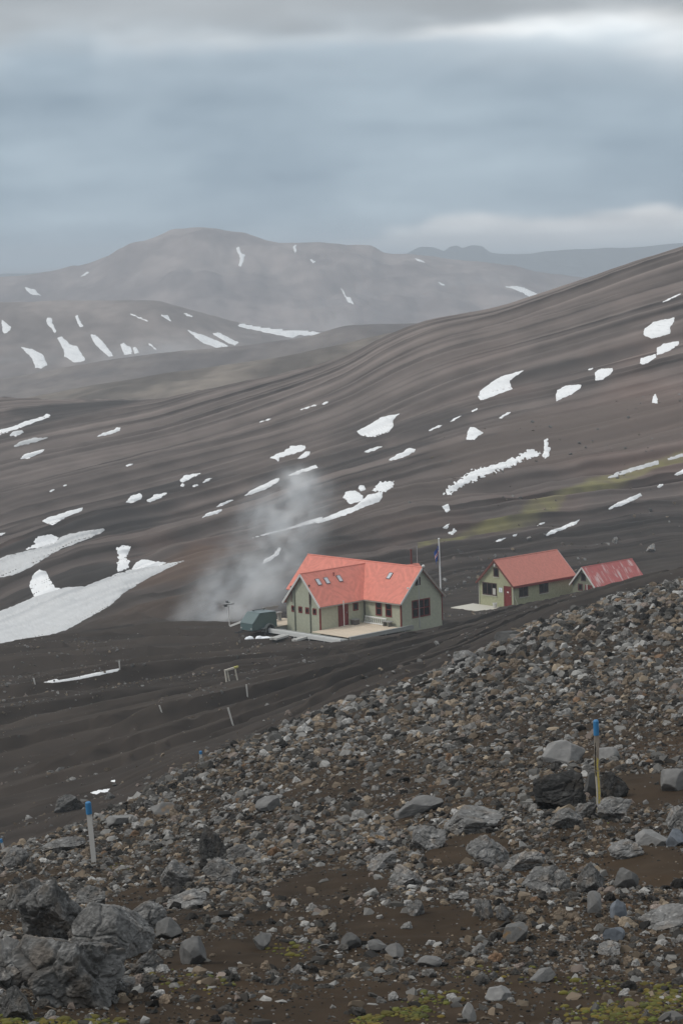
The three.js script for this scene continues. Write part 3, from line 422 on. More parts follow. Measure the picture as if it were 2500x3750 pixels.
{ // the L-shaped hut: bar along z (gable facing +z), stem along -x (gable facing -x)
  const h = thing('mountain_hut', 'large L-shaped sage green hut with a bright red roof and skylights', 'hut', hutAt, t1);
  const E = 2.14, WB = 4.8, RB = E + 2.46, AL = 5.0, A0 = -8.5, A1 = -4.4, RA = E + 2.28, ZE = -13.6, am = (A0 + A1) / 2, foot = -0.75;
  // gable of the bar, facing the right front
  const bigWin = [1.3, 3.38, 0.55, 2.0], attic = [1.78, 2.32, 3.25, 3.85];
  part('wall', place(wallGeo([[0, foot], [WB, foot], [WB, E], [WB / 2, RB], [0, E]], [bigWin, attic], 0.15), [0, 0, 0], 0), sage1, h);
  windowPart(h, bigWin, 3, 2, [0, 0, 0], 0, darkRed); windowPart(h, attic, 1, 1, [0, 0, 0], 0, mat(0.06, 0.03, 0.03));
  // side of the bar, facing the left front: its own x runs along +z
  const w1 = [1.45, 2.13, 0.72, 1.9], w2 = [2.62, 3.3, 0.72, 1.9];
  part('wall', place(wallGeo([[0.15, foot], [4.25, foot], [4.25, E - 0.02], [0.15, E - 0.02]], [w1, w2], 0.15), [0, 0, A1], FX), sage1, h);
  windowPart(h, w1, 1, 2, [0, 0, A1], FX, darkRed); windowPart(h, w2, 1, 2, [0, 0, A1], FX, darkRed);
  part('wall', box(WB - 0.15, WB, foot, E - 0.02, ZE + 0.16, -0.16), sage1, h); part('wall', place(wallGeo([[0, foot], [WB, foot], [WB, E], [WB / 2, RB], [0, E]], [], 0.15), [WB, 0, ZE], Math.PI), sage1, h);
  part('wall', box(0, 0.15, foot, E - 0.02, ZE + 0.16, A0 - 0.001), sage1, h);
  // stem: front wall with the door
  const dr = [2.3, 3.1, 0, 1.98], sw = [3.75, 4.3, 1.1, 1.72];
  part('wall', place(wallGeo([[0.15, foot], [AL, foot], [AL, E - 0.02], [0.15, E - 0.02]], [dr, sw], 0.15), [-AL, 0, A1], 0), sage1, h);
  doorPart(h, dr, [-AL, 0, A1], 0, doorRed); windowPart(h, sw, 1, 1, [-AL, 0, A1], 0, darkRed);
  const aw = A1 - A0, small = [0.62, 1.5, 2.35, 3.25].map(x => [x, x + 0.4, 1.22, 1.7]);
  part('wall', place(wallGeo([[0, foot], [aw, foot], [aw, E], [aw / 2, RA], [0, E]], small, 0.15), [-AL, 0, A0], FX), sage1, h);
  for (const s of small) windowPart(h, s, 1, 1, [-AL, 0, A0], FX, darkRed);
  part('wall', box(-AL + 0.16, -0.01, foot, E - 0.02, A0, A0 + 0.15), sage1, h);
  // corner boards
  for (const [x, z] of [[-AL, A1], [0, 0], [WB, 0]]) part('corner_board', merge([box(x - 0.025, x + 0.09, -0.1, E - 0.05, z - 0.09, z + 0.025)].map(g => g)), darkRed, h);
  part('corner_board', box(-AL + 2.02, -AL + 2.2, -0.02, E - 0.06, A1 + 0.003, A1 + 0.03), darkRed, h);
  // roofs
  const roof = sub('roof', h), o = 0.24, sB = 2.46 / (WB / 2), sA = 2.28 / (aw / 2), th = 0.1;
  const yB = (x) => RB - Math.abs(x - WB / 2) * sB, yA = (z) => RA - Math.abs(z - am) * sA;
  part('roof_panel', slab([[-o, yB(-o), o], [WB / 2, RB, o], [WB / 2, RB, ZE - o], [-o, yB(-o), ZE - o]], th), redRoof, roof);
  part('roof_panel', slab([[WB + o, yB(WB + o), o], [WB + o, yB(WB + o), ZE - o], [WB / 2, RB, ZE - o], [WB / 2, RB, o]], th), redRoof, roof);
  const px = (y) => WB / 2 - (RB - y) / sB, zo = A1 + o, zb = A0 - o;
  part('roof_panel', slab([[-AL - o, yA(zo), zo], [px(yA(zo)) + 0.02, yA(zo), zo], [px(RA) + 0.02, RA, am], [-AL - o, RA, am]], th), redRoof, roof);
  part('roof_panel', slab([[-AL - o, yA(zb), zb], [-AL - o, RA, am], [px(RA) + 0.02, RA, am], [px(yA(zb)) + 0.02, yA(zb), zb]], th), redRoof, roof);
  part('ridge_cap', rod([WB / 2, RB + 0.1, o], [WB / 2, RB + 0.1, ZE - o], 0.07), redRoof, roof); part('ridge_cap', rod([-AL - o, RA + 0.1, am], [px(RA), RA + 0.1, am], 0.07), redRoof, roof);
  // low cross roof on the far side
  { const z0 = -2.2, xe = WB / 2 + 1.95, dr2 = 1.15; part('roof_panel', slab([[WB / 2 - 0.05, RB - 0.03, z0], [xe, RB - 0.03, z0], [xe, RB - dr2, z0 + dr2], [WB / 2 + dr2 - 0.1, RB - dr2, z0 + dr2]], th), redRoof, roof); part('roof_panel', slab([[WB / 2 - 0.05, RB - 0.03, z0], [WB / 2 + dr2 - 0.1, RB - dr2, z0 - dr2], [xe, RB - dr2, z0 - dr2], [xe, RB - 0.03, z0]], th), redRoof, roof);
    part('wall', place(wallGeo([[-1.0, RB - 2.2], [1.0, RB - 2.2], [1.0, RB - 1.08], [0, RB - 0.1], [-1.0, RB - 1.08]], [], 0.12), [xe - 0.1, 0, z0], Math.PI / 2), sage1, h); }
  // barge boards
  const barge = (a, b, m) => part('barge_board', bar(a, b, 0.04, 0.17), m, h);
  barge([-o, yB(-o) + 0.02, o + 0.02], [WB / 2, RB + 0.02, o + 0.02], white); barge([WB / 2, RB + 0.02, o + 0.02], [WB + o, yB(WB + o) + 0.02, o + 0.02], mat(0.3, 0.25, 0.22));
  barge([-AL - o - 0.02, yA(zo) + 0.02, zo], [-AL - o - 0.02, RA + 0.02, am], white); barge([-AL - o - 0.02, RA + 0.02, am], [-AL - o - 0.02, yA(zb) + 0.02, zb], white);
  // skylights
  const sky = (x, y, z, n, e) => { const s = sub('skylight', h), N = new THREE.Vector3(...n).normalize(), X = new THREE.Vector3(...e), Y = N.clone().cross(X), m = new THREE.Matrix4().makeBasis(X, Y, N); m.setPosition(x, y, z);
    const fr = merge([box(-0.22, -0.18, -0.33, 0.33, 0, 0.11), box(0.18, 0.22, -0.33, 0.33, 0, 0.11), box(-0.18, 0.18, 0.29, 0.33, 0, 0.11), box(-0.18, 0.18, -0.33, -0.29, 0, 0.11)]); fr.applyMatrix4(m); part('frame', fr, mat(0.17, 0.12, 0.11), s); const p = box(-0.18, 0.18, -0.29, 0.29, 0.07, 0.1); p.applyMatrix4(m); part('pane', p, paintedSkyGlass, s); };
  for (const xx of [-3.9, -2.95, -1.5]) { const z = am + 0.72; sky(xx, yA(z) + 0.08, z, [0, 1, sA], [1, 0, 0]); }
  { const x = WB / 2 - 0.85, z = -2.75; sky(x, yB(x) + 0.08, z, [-sB, 1, 0], [0, 0, 1]); }
  // pipes and poles
  part('stovepipe', merge([rod([3.55, RB - 0.4, -2.2], [3.55, RB + 1.2, -2.2], 0.075), rod([3.55, RB + 1.2, -2.2], [3.55, RB + 1.3, -2.2], 0.1, 0.1)]), mat(0.13, 0.025, 0.02, 0.6), h);
  part('antenna_mast', rod([4.25, RB - 0.4, -2.2], [4.25, RB + 1.5, -2.2], 0.04, 0.025, 8), zinc, h);
  part('roof_vent', merge([rod([-1.9, RA - 0.7, am + 0.5], [-1.9, RA - 0.2, am + 0.5], 0.05), rod([-1.9, RA - 0.2, am + 0.5], [-1.9, RA - 0.14, am + 0.5], 0.09)]), mat(0.25, 0.06, 0.05), h);
  part('gable_lamp', new THREE.SphereGeometry(0.14, 14, 10).translate(WB / 2, RB + 0.2, o + 0.1), white, h);
  part('pole', rod([1.72, -0.3, 0.42], [1.72, RB - 0.5, 0.42], 0.04, 0.03, 8), zinc, h);
  part('pole', rod([-AL + 2.25, -0.1, A1 + 0.45], [-AL + 2.25, E + 0.05, A1 + 0.45], 0.045, 0.04, 8), white, h);
  for (const z of [A0 + 1.05, A0 + 2.95]) part('downpipe', rod([-AL - 0.06, foot, z], [-AL - 0.06, yA(z) - 0.1, z], 0.045, 0.045, 8), mat(0.17, 0.18, 0.14), h);
  for (const [z, up] of [[A0 + 0.75, 0.28], [A0 + 3.0, 0.2]]) part('flue', merge([rod([-AL - 0.12, E - 0.1, z], [-AL - 0.12, yA(z) + up, z], 0.05), rod([-AL - 0.12, yA(z) + up, z], [-AL - 0.12, yA(z) + up + 0.12, z], 0.08)]), mat(0.12, 0.06, 0.05), h);
  part('wall_lamp', merge([box(0.75, 0.93, 3.05, 3.2, 0, 0.16), box(0.79, 0.89, 2.97, 3.05, 0.03, 0.13)]), white, h); part('wall_lamp', box(-AL + 3.35, -AL + 3.5, 1.75, 1.9, A1, A1 + 0.14), white, h); part('wall_lamp', box(-0.14, 0, 1.75, 1.9, -0.45, -0.3), mat(0.4, 0.4, 0.36), h);
  // gutter and skirting
  part('gutter', bar([-o - 0.04, yB(-o) + 0.0, -4.1], [-o - 0.04, yB(-o) + 0.0, o], 0.07, 0.08), mat(0.35, 0.32, 0.28), h); part('gutter', bar([-AL - o, yA(zo), zo + 0.04], [-0.4, yA(zo), zo + 0.04], 0.07, 0.08), mat(0.35, 0.32, 0.28), h);

  // terrace with planks
  const d = thing('wooden_terrace', 'pale plank terrace in the corner of the L-shaped hut', 'terrace', hutAt, t1), r = rng(4);
  for (let i = 0; i < 31; i++) { const z0 = -4.38 + i * 0.146; part('plank', box(-6.02 + 0.02 * r(), -0.16 - (z0 > 0 ? 0 : 0), -0.07 + 0.008 * r(), -0.02 + 0.008 * r(), z0, z0 + 0.136), deckWood, d); }
  part('edge_beam', box(-6.05, 1.2, -0.3, -0.025, 0.16, 0.24), greyWood, d); part('edge_board', box(-6.05, 1.2, -0.02, 0.02, 0.02, 0.26), greyWood, d);
  for (const x of [-5.9, -4, -2, 0.2]) part('post', box(x, x + 0.12, -1.0, -0.3, 0.05, 0.15), greyWood, d);
  const w = thing('boardwalk', 'grey timber boardwalk along the gable with four small windows', 'boardwalk', hutAt, t1);
  for (let i = 0; i < 62; i++) { const z0 = -9.3 + i * 0.152; part('plank', box(-7.0, -6.06, -0.2 + 0.01 * r(), -0.15 + 0.01 * r(), z0, z0 + 0.14), greyWood, w); }
  part('edge_beam', box(-7.1, -7.01, -0.36, -0.1, -9.4, 0.2), mat(0.6, 0.6, 0.58), w); part('kerb_beam', box(-7.09, -6.95, -0.1, -0.01, -9.4, 0.2), mat(0.66, 0.66, 0.64), w);
  for (let i = 0; i < 6; i++) part('post', box(-7.07, -6.96, -1.0, -0.36, -9.1 + i * 1.82, -8.98 + i * 1.82), greyWood, w);
  // platform at the back left, with a bench
  const bp = thing('back_platform', 'pale platform behind the left gable beside the trailer', 'platform', hutAt, t1);
  for (let i = 0; i < 14; i++) part('plank', box(-6.0, -2.4, -0.16, -0.1, -11.9 + i * 0.2, -11.72 + i * 0.2), deckWood, bp); part('frame', box(-5.95, -2.45, -0.6, -0.17, -11.85, -9.15), greyWood, bp);
  const bb = thing('bench', 'grey bench on the platform behind the left gable', 'bench', hutAt, t1); part('seat', box(-4.9, -3.2, 0.55, 0.62, -11.6, -11.1), greyWood, bb); part('backrest', box(-4.9, -3.2, 0.85, 1.15, -11.7, -11.64), greyWood, bb); for (const x of [-4.8, -3.4]) part('leg', box(x, x + 0.1, -0.1, 0.55, -11.55, -11.15), greyWood, bb);
  // small things on the terrace
  const b1 = thing('crate', 'small dark wooden box seat beside the red door', 'box', hutAt, t1); part('body', box(-1.62, -1.1, -0.015, 0.38, -4.3, -3.85), mat(0.12, 0.1, 0.085), b1); part('lid', box(-1.68, -1.02, 0.385, 0.44, -4.33, -3.8), greyWood, b1);
  const b2 = thing('bench', 'low weathered bench at the end of the white ladder', 'bench', hutAt, t1); part('seat', box(-0.62, -0.16, 0.36, 0.42, -1.75, -0.75), greyWood, b2); for (const z of [-1.6, -1.0]) part('leg', box(-0.58, -0.2, -0.012, 0.36, z, z + 0.1), mat(0.16, 0.15, 0.13), b2);
  const l = thing('ladder', 'white ladder lying on its side against the terrace wall', 'ladder', hutAt, t1), y0 = 0.05, y1 = 0.55, lw = mat(0.82, 0.82, 0.8, 0.5);
  part('rail', bar([-0.32, y0, -4.1], [-0.32, y0, -1.55], 0.07, 0.09), lw, l); part('rail', bar([-0.2, y1, -4.1], [-0.2, y1, -1.55], 0.07, 0.09), lw, l);
  for (let i = 0; i < 11; i++) { const z = -4.0 + i * 0.236; part('rung', rod([-0.32, y0, z], [-0.2, y1, z], 0.032, 0.032, 6), lw, l); }
}
{ // the plain hut
  const P2 = huts[1], t = P2.turn * rad, h = thing('mountain_hut', 'plain sage green hut with a red roof and a red door, in the middle', 'hut', P2.at, t);
  const L = 8.6, W = 4.5, E = 2.35, R = E + 2.1, foot = -1.0, o = 0.26, cream = mat(0.5, 0.5, 0.4);
  const wd = [0.4, 2.3, 1.0, 2.2], up = [1.95, 2.62, 2.9, 3.75], dr = [3.35, 4.22, 0.04, 2.02]; // gable plane: x from the far left corner
  part('wall', place(wallGeo([[0, foot], [W, foot], [W, E], [W / 2, R], [0, E]], [wd, up, dr], 0.15), [0, 0, -W], FX), sage2, h);
  windowPart(h, wd, 3, 1, [0, 0, -W], FX, mat(0.06, 0.03, 0.025), cream); windowPart(h, up, 1, 1, [0, 0, -W], FX, mat(0.08, 0.04, 0.03), cream);
  const d = doorPart(h, dr, [0, 0, -W], FX, doorRed);
  part('notice', place(box(3.68, 3.92, 1.42, 1.56, -0.009, 0.0), [0, 0, -W], FX), mat(0.7, 0.68, 0.64), d);
  const ws = [[0.85, 2.1, 0.95, 2.15], [3.75, 5.0, 0.95, 2.15]];
  part('wall', place(wallGeo([[0.15, foot], [L, foot], [L, E - 0.02], [0.15, E - 0.02]], ws, 0.15), [0, 0, 0], 0), sage2, h);
  for (const s of ws) windowPart(h, s, 2, 1, [0, 0, 0], 0, mat(0.07, 0.035, 0.03), cream);
  part('wall', place(wallGeo([[0, foot], [W, foot], [W, E], [W / 2, R], [0, E]], [], 0.15), [L + 0.15, 0, 0], Math.PI / 2), sage2, h); part('wall', box(0.15, L, foot, E - 0.02, -W, -W + 0.15), sage2, h);
  const roof = sub('roof', h), s = 2.1 / (W / 2), y = (z) => R - Math.abs(z + W / 2) * s;
  part('roof_panel', slab([[-o, y(o), o], [L + o, y(o), o], [L + o, R, -W / 2], [-o, R, -W / 2]], 0.1), redRoof2, roof); part('roof_panel', slab([[-o, y(-W - o), -W - o], [-o, R, -W / 2], [L + o, R, -W / 2], [L + o, y(-W - o), -W - o]], 0.1), redRoof2, roof);
  part('ridge_cap', rod([-o, R + 0.1, -W / 2], [L + o, R + 0.1, -W / 2], 0.07), redRoof2, roof);
  part('fascia', bar([-o, y(o) - 0.03, o + 0.03], [L + o, y(o) - 0.03, o + 0.03], 0.05, 0.24), mat(0.2, 0.035, 0.025, 0.6), roof);
  part('barge_board', bar([-o - 0.03, y(o), o], [-o - 0.03, R + 0.03, -W / 2], 0.05, 0.16), mat(0.16, 0.05, 0.035), h); part('barge_board', bar([-o - 0.03, R + 0.03, -W / 2], [-o - 0.03, y(-W - o), -W - o], 0.05, 0.16), mat(0.16, 0.05, 0.035), h);
  part('rake_trim', bar([-0.02, y(-W) - 0.12, -W], [-0.02, R - 0.12, -W / 2], 0.03, 0.07), cream, h); part('rake_trim', bar([-0.02, R - 0.12, -W / 2], [-0.02, y(0) - 0.12, 0], 0.03, 0.07), cream, h);
  part('rake_trim', bar([L + o + 0.03, y(o), o], [L + o + 0.03, R + 0.05, -W / 2], 0.04, 0.18), mat(0.55, 0.42, 0.4), h);
  for (const z of [-W - 0.05, 0.05]) part('downpipe', rod([-0.05, -0.3, z], [-0.05, E, z], 0.045, 0.045, 8), cream, h);
  part('gable_lamp', merge([box(-0.2, 0, R - 0.42, R - 0.25, -W / 2 - 0.1, -W / 2 + 0.1), new THREE.SphereGeometry(0.1, 10, 8).translate(-0.16, R - 0.5, -W / 2)]), white, h);
  { const W_ = 64, c = document.createElement('canvas'); c.width = c.height = W_; const x = c.getContext('2d'); x.fillStyle = '#b9cbdc'; x.fillRect(0, 0, W_, W_); x.fillStyle = '#f4f6f8'; x.fillRect(8, 6, 48, 52); x.fillStyle = '#20242c'; x.fillRect(27, 24, 11, 28); x.fillRect(23, 48, 19, 5); x.fillRect(24, 24, 8, 5); x.beginPath(); x.arc(32, 15, 6, 0, 7); x.fill(); const tx = new THREE.CanvasTexture(c); tx.colorSpace = THREE.SRGBColorSpace;
    const g = new THREE.BoxGeometry(0.44, 0.44, 0.02); part('sign', place(g.translate(2.85, 1.63, 0.012), [0, 0, -W], FX), new THREE.MeshStandardMaterial({ map: tx, roughness: 0.6 }), h); }
  part('curtain', place(box(1.72, 2.1, 1.08, 1.7, -0.039, -0.036), [0, 0, -W], FX), mat(0.5, 0.48, 0.44), h);
  const slabT = thing('concrete_pad', 'pale concrete pad in front of the plain hut', 'concrete pad', P2.at, t); part('slab', box(-3.1, -0.003, -0.5, -0.06, -W - 1.0, -0.05), concrete, slabT); part('step', box(-0.75, -0.003, -0.06, 0.03, -1.35, -0.1), mat(0.36, 0.36, 0.34), slabT);
  const pad2 = thing('concrete_pad', 'lower concrete slab between the two larger huts', 'concrete pad', P2.at, t); part('slab', box(-6.4, -3.5, -0.75, -0.42, -4.2, -0.6), concrete, pad2);
  const b = thing('bucket', 'white bucket by the window of the plain hut', 'bucket', P2.at, t); part('body', new THREE.LatheGeometry([[0.001, 0], [0.17, 0], [0.22, 0.42], [0.235, 0.42], [0.235, 0.45], [0.205, 0.45], [0.16, 0.03], [0.001, 0.03]].map(p => new THREE.Vector2(...p)), 20).translate(-0.55, -0.058, -1.95), white, b); part('handle', new THREE.TorusGeometry(0.22, 0.012, 6, 16, Math.PI).rotateX(1.2).translate(-0.55, 0.37, -1.95), zinc, b);
  top('stick', bar([0.25, -0.15, 0.55], [0.05, 1.25, 0.1], 0.04).applyMatrix4(new THREE.Matrix4().makeRotationY(t).setPosition(P2.at)), mat(0.45, 0.43, 0.35), 'thin pale stick leaning on the corner of the plain hut', 'stick');
}
{ // the store hut with the faded roof
  const P3 = huts[2], t = P3.turn * rad, h = thing('store_hut', 'smallest hut with a faded red roof, its base hidden by the ground', 'hut', P3.at, t);
  const L = 7.1, W = 2.85, E = 1.45, R = E + 1.55, foot = -1, o = 0.22;
  const dr = [1.72, 2.5, 0.0, 1.3], wn = [0.75, 1.3, 0.75, 1.4], up = [1.15, 1.75, 1.72, 2.45];
  part('wall', place(wallGeo([[0, foot], [W, foot], [W, E], [W / 2, R], [0, E]], [dr, wn, up], 0.12), [0, 0, -W], FX), sage3, h);
  doorPart(h, dr, [0, 0, -W], FX, doorRed); windowPart(h, wn, 1, 1, [0, 0, -W], FX, mat(0.09, 0.03, 0.03)); windowPart(h, up, 1, 1, [0, 0, -W], FX, mat(0.05, 0.03, 0.03));
  part('wall', box(0.12, L, foot, E - 0.02, -0.12, 0), mottled(0.2, 0.205, 0.18, 0.2, 2, 41), h); part('wall', box(0.12, L, foot, E - 0.02, -W, -W + 0.12), sage3, h); part('wall', place(wallGeo([[0, foot], [W, foot], [W, E], [W / 2, R], [0, E]], [], 0.12), [L + 0.12, 0, 0], Math.PI / 2), sage3, h);
  const roof = sub('roof', h), s = 1.55 / (W / 2), y = (z) => R - Math.abs(z + W / 2) * s;
  // red paint worn through to pale metal in runs down the sheets
  const TW = 512, TH = 256, dd = new Uint8Array(TW * TH * 4); for (let j = 0; j < TH; j++) for (let i = 0; i < TW; i++) { const X = i / TW * 7.2, Y = j / TH * 2.4; const bands = smooth(-0.02, 0.3, fbm(X * 1.6, Y * 0.4, 3, 3) + 0.3 * noise(X * 9, Y * 1.2, 5)) * smooth(-0.25, 0.2, noise(X * 0.75 + 4, Y * 0.9, 9) + 0.1), f = 0.5 + 0.5 * fbm(X * 7, Y * 4, 1, 3), q = clamp(bands * (0.45 + 0.7 * f), 0, 0.9), n = 1 + 0.2 * fbm(X * 2, Y * 2, 8, 3), o4 = (j * TW + i) * 4; [[0.45, 0.64], [0.115, 0.5], [0.105, 0.48]].forEach(([a, b], k) => { const l = clamp(lerp(a, b, q) * n, 0, 1); dd[o4 + k] = 255 * (1.055 * Math.pow(l, 1 / 2.4) - 0.055); }); dd[o4 + 3] = 255; }
  const tx = new THREE.DataTexture(dd, TW, TH, THREE.RGBAFormat); tx.colorSpace = THREE.SRGBColorSpace; tx.magFilter = THREE.LinearFilter; tx.wrapS = tx.wrapT = THREE.RepeatWrapping; tx.repeat.set(1 / 7.2, 1 / 2.4); tx.needsUpdate = true;
  const worn = new THREE.MeshStandardMaterial({ map: tx, roughness: 0.7 });
  part('roof_panel', slab([[-o, y(o), o], [L + o, y(o), o], [L + o, R, -W / 2], [-o, R, -W / 2]], 0.07), worn, roof); part('roof_panel', slab([[-o, y(-W - o), -W - o], [-o, R, -W / 2], [L + o, R, -W / 2], [L + o, y(-W - o), -W - o]], 0.07), worn, roof); part('ridge_cap', rod([-o, R + 0.07, -W / 2], [L + o, R + 0.07, -W / 2], 0.06), fadedRed, roof);
  part('barge_board', bar([-o - 0.03, y(o), o], [-o - 0.03, R + 0.03, -W / 2], 0.04, 0.15), white, h); part('barge_board', bar([-o - 0.03, R + 0.03, -W / 2], [-o - 0.03, y(-W - o), -W - o], 0.04, 0.15), white, h); part('post', box(-0.05, 0.06, foot, E, -0.55 - 0.45, -0.45 - 0.45), white, h);
}
// ------------------------------------------------------------------ trailer, mast, flag and the rest round the huts
const local = (x, y, z) => new THREE.Vector3(x, y, z).applyAxisAngle(new THREE.Vector3(0, 1, 0), t1).add(hutAt);
const onGround = (p, dy = 0) => { p.y = ground.height(p.x, -p.z) + dy; return p; };
{
  const p = onGround(P(925, 2330, 178.5)), c = thing('trailer', 'dark green box trailer with a sloping front beside the boardwalk', 'trailer', p, t1);
  const green = new THREE.MeshPhysicalMaterial({ color: col(0.05, 0.092, 0.088), roughness: 0.42, clearcoat: 1, clearcoatRoughness: 0.4 }), lid = green;
  const pr = new THREE.Shape([[0, 0.5], [2.7, 0.5], [2.62, 1.72], [0.85, 1.78], [0.05, 0.98]].map(q => new THREE.Vector2(...q))), b = new THREE.ExtrudeGeometry(pr, { depth: 1.5, bevelEnabled: true, bevelSize: 0.03, bevelThickness: 0.03, bevelSegments: 2 }); b.translate(0, 0, -1.5);
  part('body', b, green, c); part('front_lid', slab([[0.02, 1.02, 0.03], [0.02, 1.02, -1.53], [0.84, 1.83, -1.53], [0.84, 1.83, 0.03]], 0.03), lid, c); part('top_lid', slab([[0.86, 1.83, 0.03], [2.62, 1.77, 0.03], [2.62, 1.77, -1.53], [0.86, 1.83, -1.53]], 0.03), lid, c);
  part('roof_rail', merge([bar([1.2, 1.92, -1.3], [2.6, 1.88, -1.3], 0.05), box(1.3, 1.36, 1.8, 1.92, -1.33, -1.27), box(2.4, 2.46, 1.78, 1.9, -1.33, -1.27)]), darkMetal, c);
  for (const z of [0.15, -1.65]) { const w = sub('wheel', c); part('tyre', new THREE.TorusGeometry(0.26, 0.1, 12, 28).translate(1.75, 0.36, z), mat(0.012, 0.012, 0.012, 0.8), w); part('rim', new THREE.CylinderGeometry(0.19, 0.19, 0.1, 20).rotateX(Math.PI / 2).translate(1.75, 0.36, z), zinc, w); }
  { const s = new THREE.Shape(); s.absarc(0, 0, 0.52, -0.1, Math.PI + 0.1); s.absarc(0, 0, 0.46, Math.PI + 0.1, -0.1, true); for (const z of [0.05, -1.8]) part('fender', merge([new THREE.ExtrudeGeometry(s, { depth: 0.28, bevelEnabled: false }).translate(1.75, 0.36, z - 0.02), box(0.9, 1.26, 0.52, 0.58, z, z + 0.24)]), mat(0.2, 0.21, 0.2, 0.5), c); }
  part('chassis', merge([box(0.1, 2.6, 0.38, 0.49, -0.2, -0.1), box(0.1, 2.6, 0.38, 0.49, -1.4, -1.3), box(1.7, 1.8, 0.3, 0.42, -1.6, 0.1)]), darkMetal, c);
  part('drawbar', merge([bar([0.2, 0.43, -0.2], [-1.0, 0.4, -0.75], 0.07), bar([0.2, 0.43, -1.3], [-1.0, 0.4, -0.75], 0.07), rod([-0.8, 0.0, -0.75], [-0.8, 0.5, -0.75], 0.035), rod([-1.05, 0.42, -0.75], [-1.25, 0.42, -0.75], 0.05)]), darkMetal, c);
  for (const z of [-0.12, -1.38]) part('lamp', box(-0.03, 0.0, 0.58, 0.68, z - 0.08, z + 0.08), mat(0.5, 0.48, 0.45, 0.3), c);
}
{
  const p = onGround(P(842, 2306, 192), -0.2), m = thing('weather_mast', 'thin white mast with crossed instrument arms left of the trailer', 'mast', p, 0);
  part('pole', rod([0, 0, 0], [-0.05, 2.75, 0], 0.055, 0.04), white, m); part('crossarm', bar([-0.55, 2.55, 0.1], [0.45, 2.6, -0.1], 0.06), darkMetal, m); part('upper_arm', bar([-0.28, 2.75, 0], [0.12, 2.78, 0], 0.05), darkMetal, m); part('instrument', merge([box(-0.42, -0.16, 2.38, 2.56, -0.1, 0.1), rod([-0.1, 2.7, 0], [-0.1, 2.92, 0], 0.04), new THREE.SphereGeometry(0.07, 8, 6).translate(-0.22, 2.84, 0)]), darkMetal, m);
}
{ // low rail left of the trailer
  const a = onGround(P(843, 2284, 186)), b = onGround(P(892, 2296, 183.5)), g = thing('low_fence', 'low white rail between the mast and the trailer', 'fence', new THREE.Vector3());
  part('rail', bar([a.x, a.y + 0.55, a.z], [b.x, b.y + 0.55, b.z], 0.08, 0.16), white, g); for (const t of [0.15, 0.85]) { const q = a.clone().lerp(b, t); part('post', box(q.x - 0.05, q.x + 0.05, q.y - 0.3, q.y + 0.5, q.z - 0.05, q.z + 0.05), greyWood, g); }
}
{ // flagpole with a limp flag
  const p = P(1616, 2250, 195); onGround(p, -0.3); const pt = P(1606, 1976, 195), fp = thing('flagpole', 'tall white flagpole behind the L-shaped hut', 'flagpole', p); const H = pt.y - p.y;
  part('pole', rod([0, 0, 0], [pt.x - p.x, H, 0], 0.08, 0.06, 12), mat(0.75, 0.75, 0.74, 0.5), fp); part('finial', new THREE.SphereGeometry(0.1, 12, 10).translate(pt.x - p.x, H + 0.05, 0), mat(0.75, 0.75, 0.74, 0.5), fp);
  const c = document.createElement('canvas'); c.width = 250; c.height = 180; const x = c.getContext('2d'); x.fillStyle = '#10418f'; x.fillRect(0, 0, 250, 180); x.fillStyle = '#f2f2f2'; x.fillRect(70, 0, 40, 180); x.fillRect(0, 70, 250, 40); x.fillStyle = '#c4262e'; x.fillRect(80, 0, 20, 180); x.fillRect(0, 80, 250, 20);
  const tx = new THREE.CanvasTexture(c); tx.colorSpace = THREE.SRGBColorSpace;
  const g = new THREE.PlaneGeometry(1, 1, 24, 20), q = g.attributes.position; // hangs folded from the pole
  for (let i = 0; i < q.count; i++) { const s = q.getX(i) + 0.5, d = 0.5 - q.getY(i); const fall = s * s * 1.0; q.setXYZ(i, -(0.05 + 0.42 * s - 0.1 * s * d + 0.05 * Math.sin(s * 9 + d * 2)), -(d * 1.15 + fall * 0.75), 0.16 * Math.sin(s * 11 + d * 1.5) * (0.3 + s)); }
  g.computeVertexNormals(); const n = g.toNonIndexed(); n.translate(pt.x - p.x + 0.03, H - 0.55, 0); n.translate(p.x, p.y, p.z);
  top('flag', n, new THREE.MeshStandardMaterial({ map: tx, roughness: 0.8, side: THREE.DoubleSide }), 'limp blue flag with a white and red cross on the flagpole', 'flag');
}
{ // trestle on the slope below the hut
  const p = onGround(P(848, 2490, 150)), s = thing('trestle', 'small pale trestle with a yellow end on the dark slope', 'trestle', p, 0.5), pale = mat(0.55, 0.5, 0.42);
  part('beam', bar([-0.55, 0.95, 0.1], [0.25, 1.02, -0.1], 0.13, 0.12), pale, s); part('yellow_end', bar([0.26, 1.03, -0.1], [0.62, 1.06, -0.19], 0.135, 0.125), mat(0.5, 0.45, 0.12), s); for (const [x, dx] of [[-0.48, 0.06], [-0.32, 0.14], [0.3, 0.14]]) part('leg', bar([x, 0.92, 0.02], [x + dx, -0.1, 0.12], 0.09), pale, s);
}
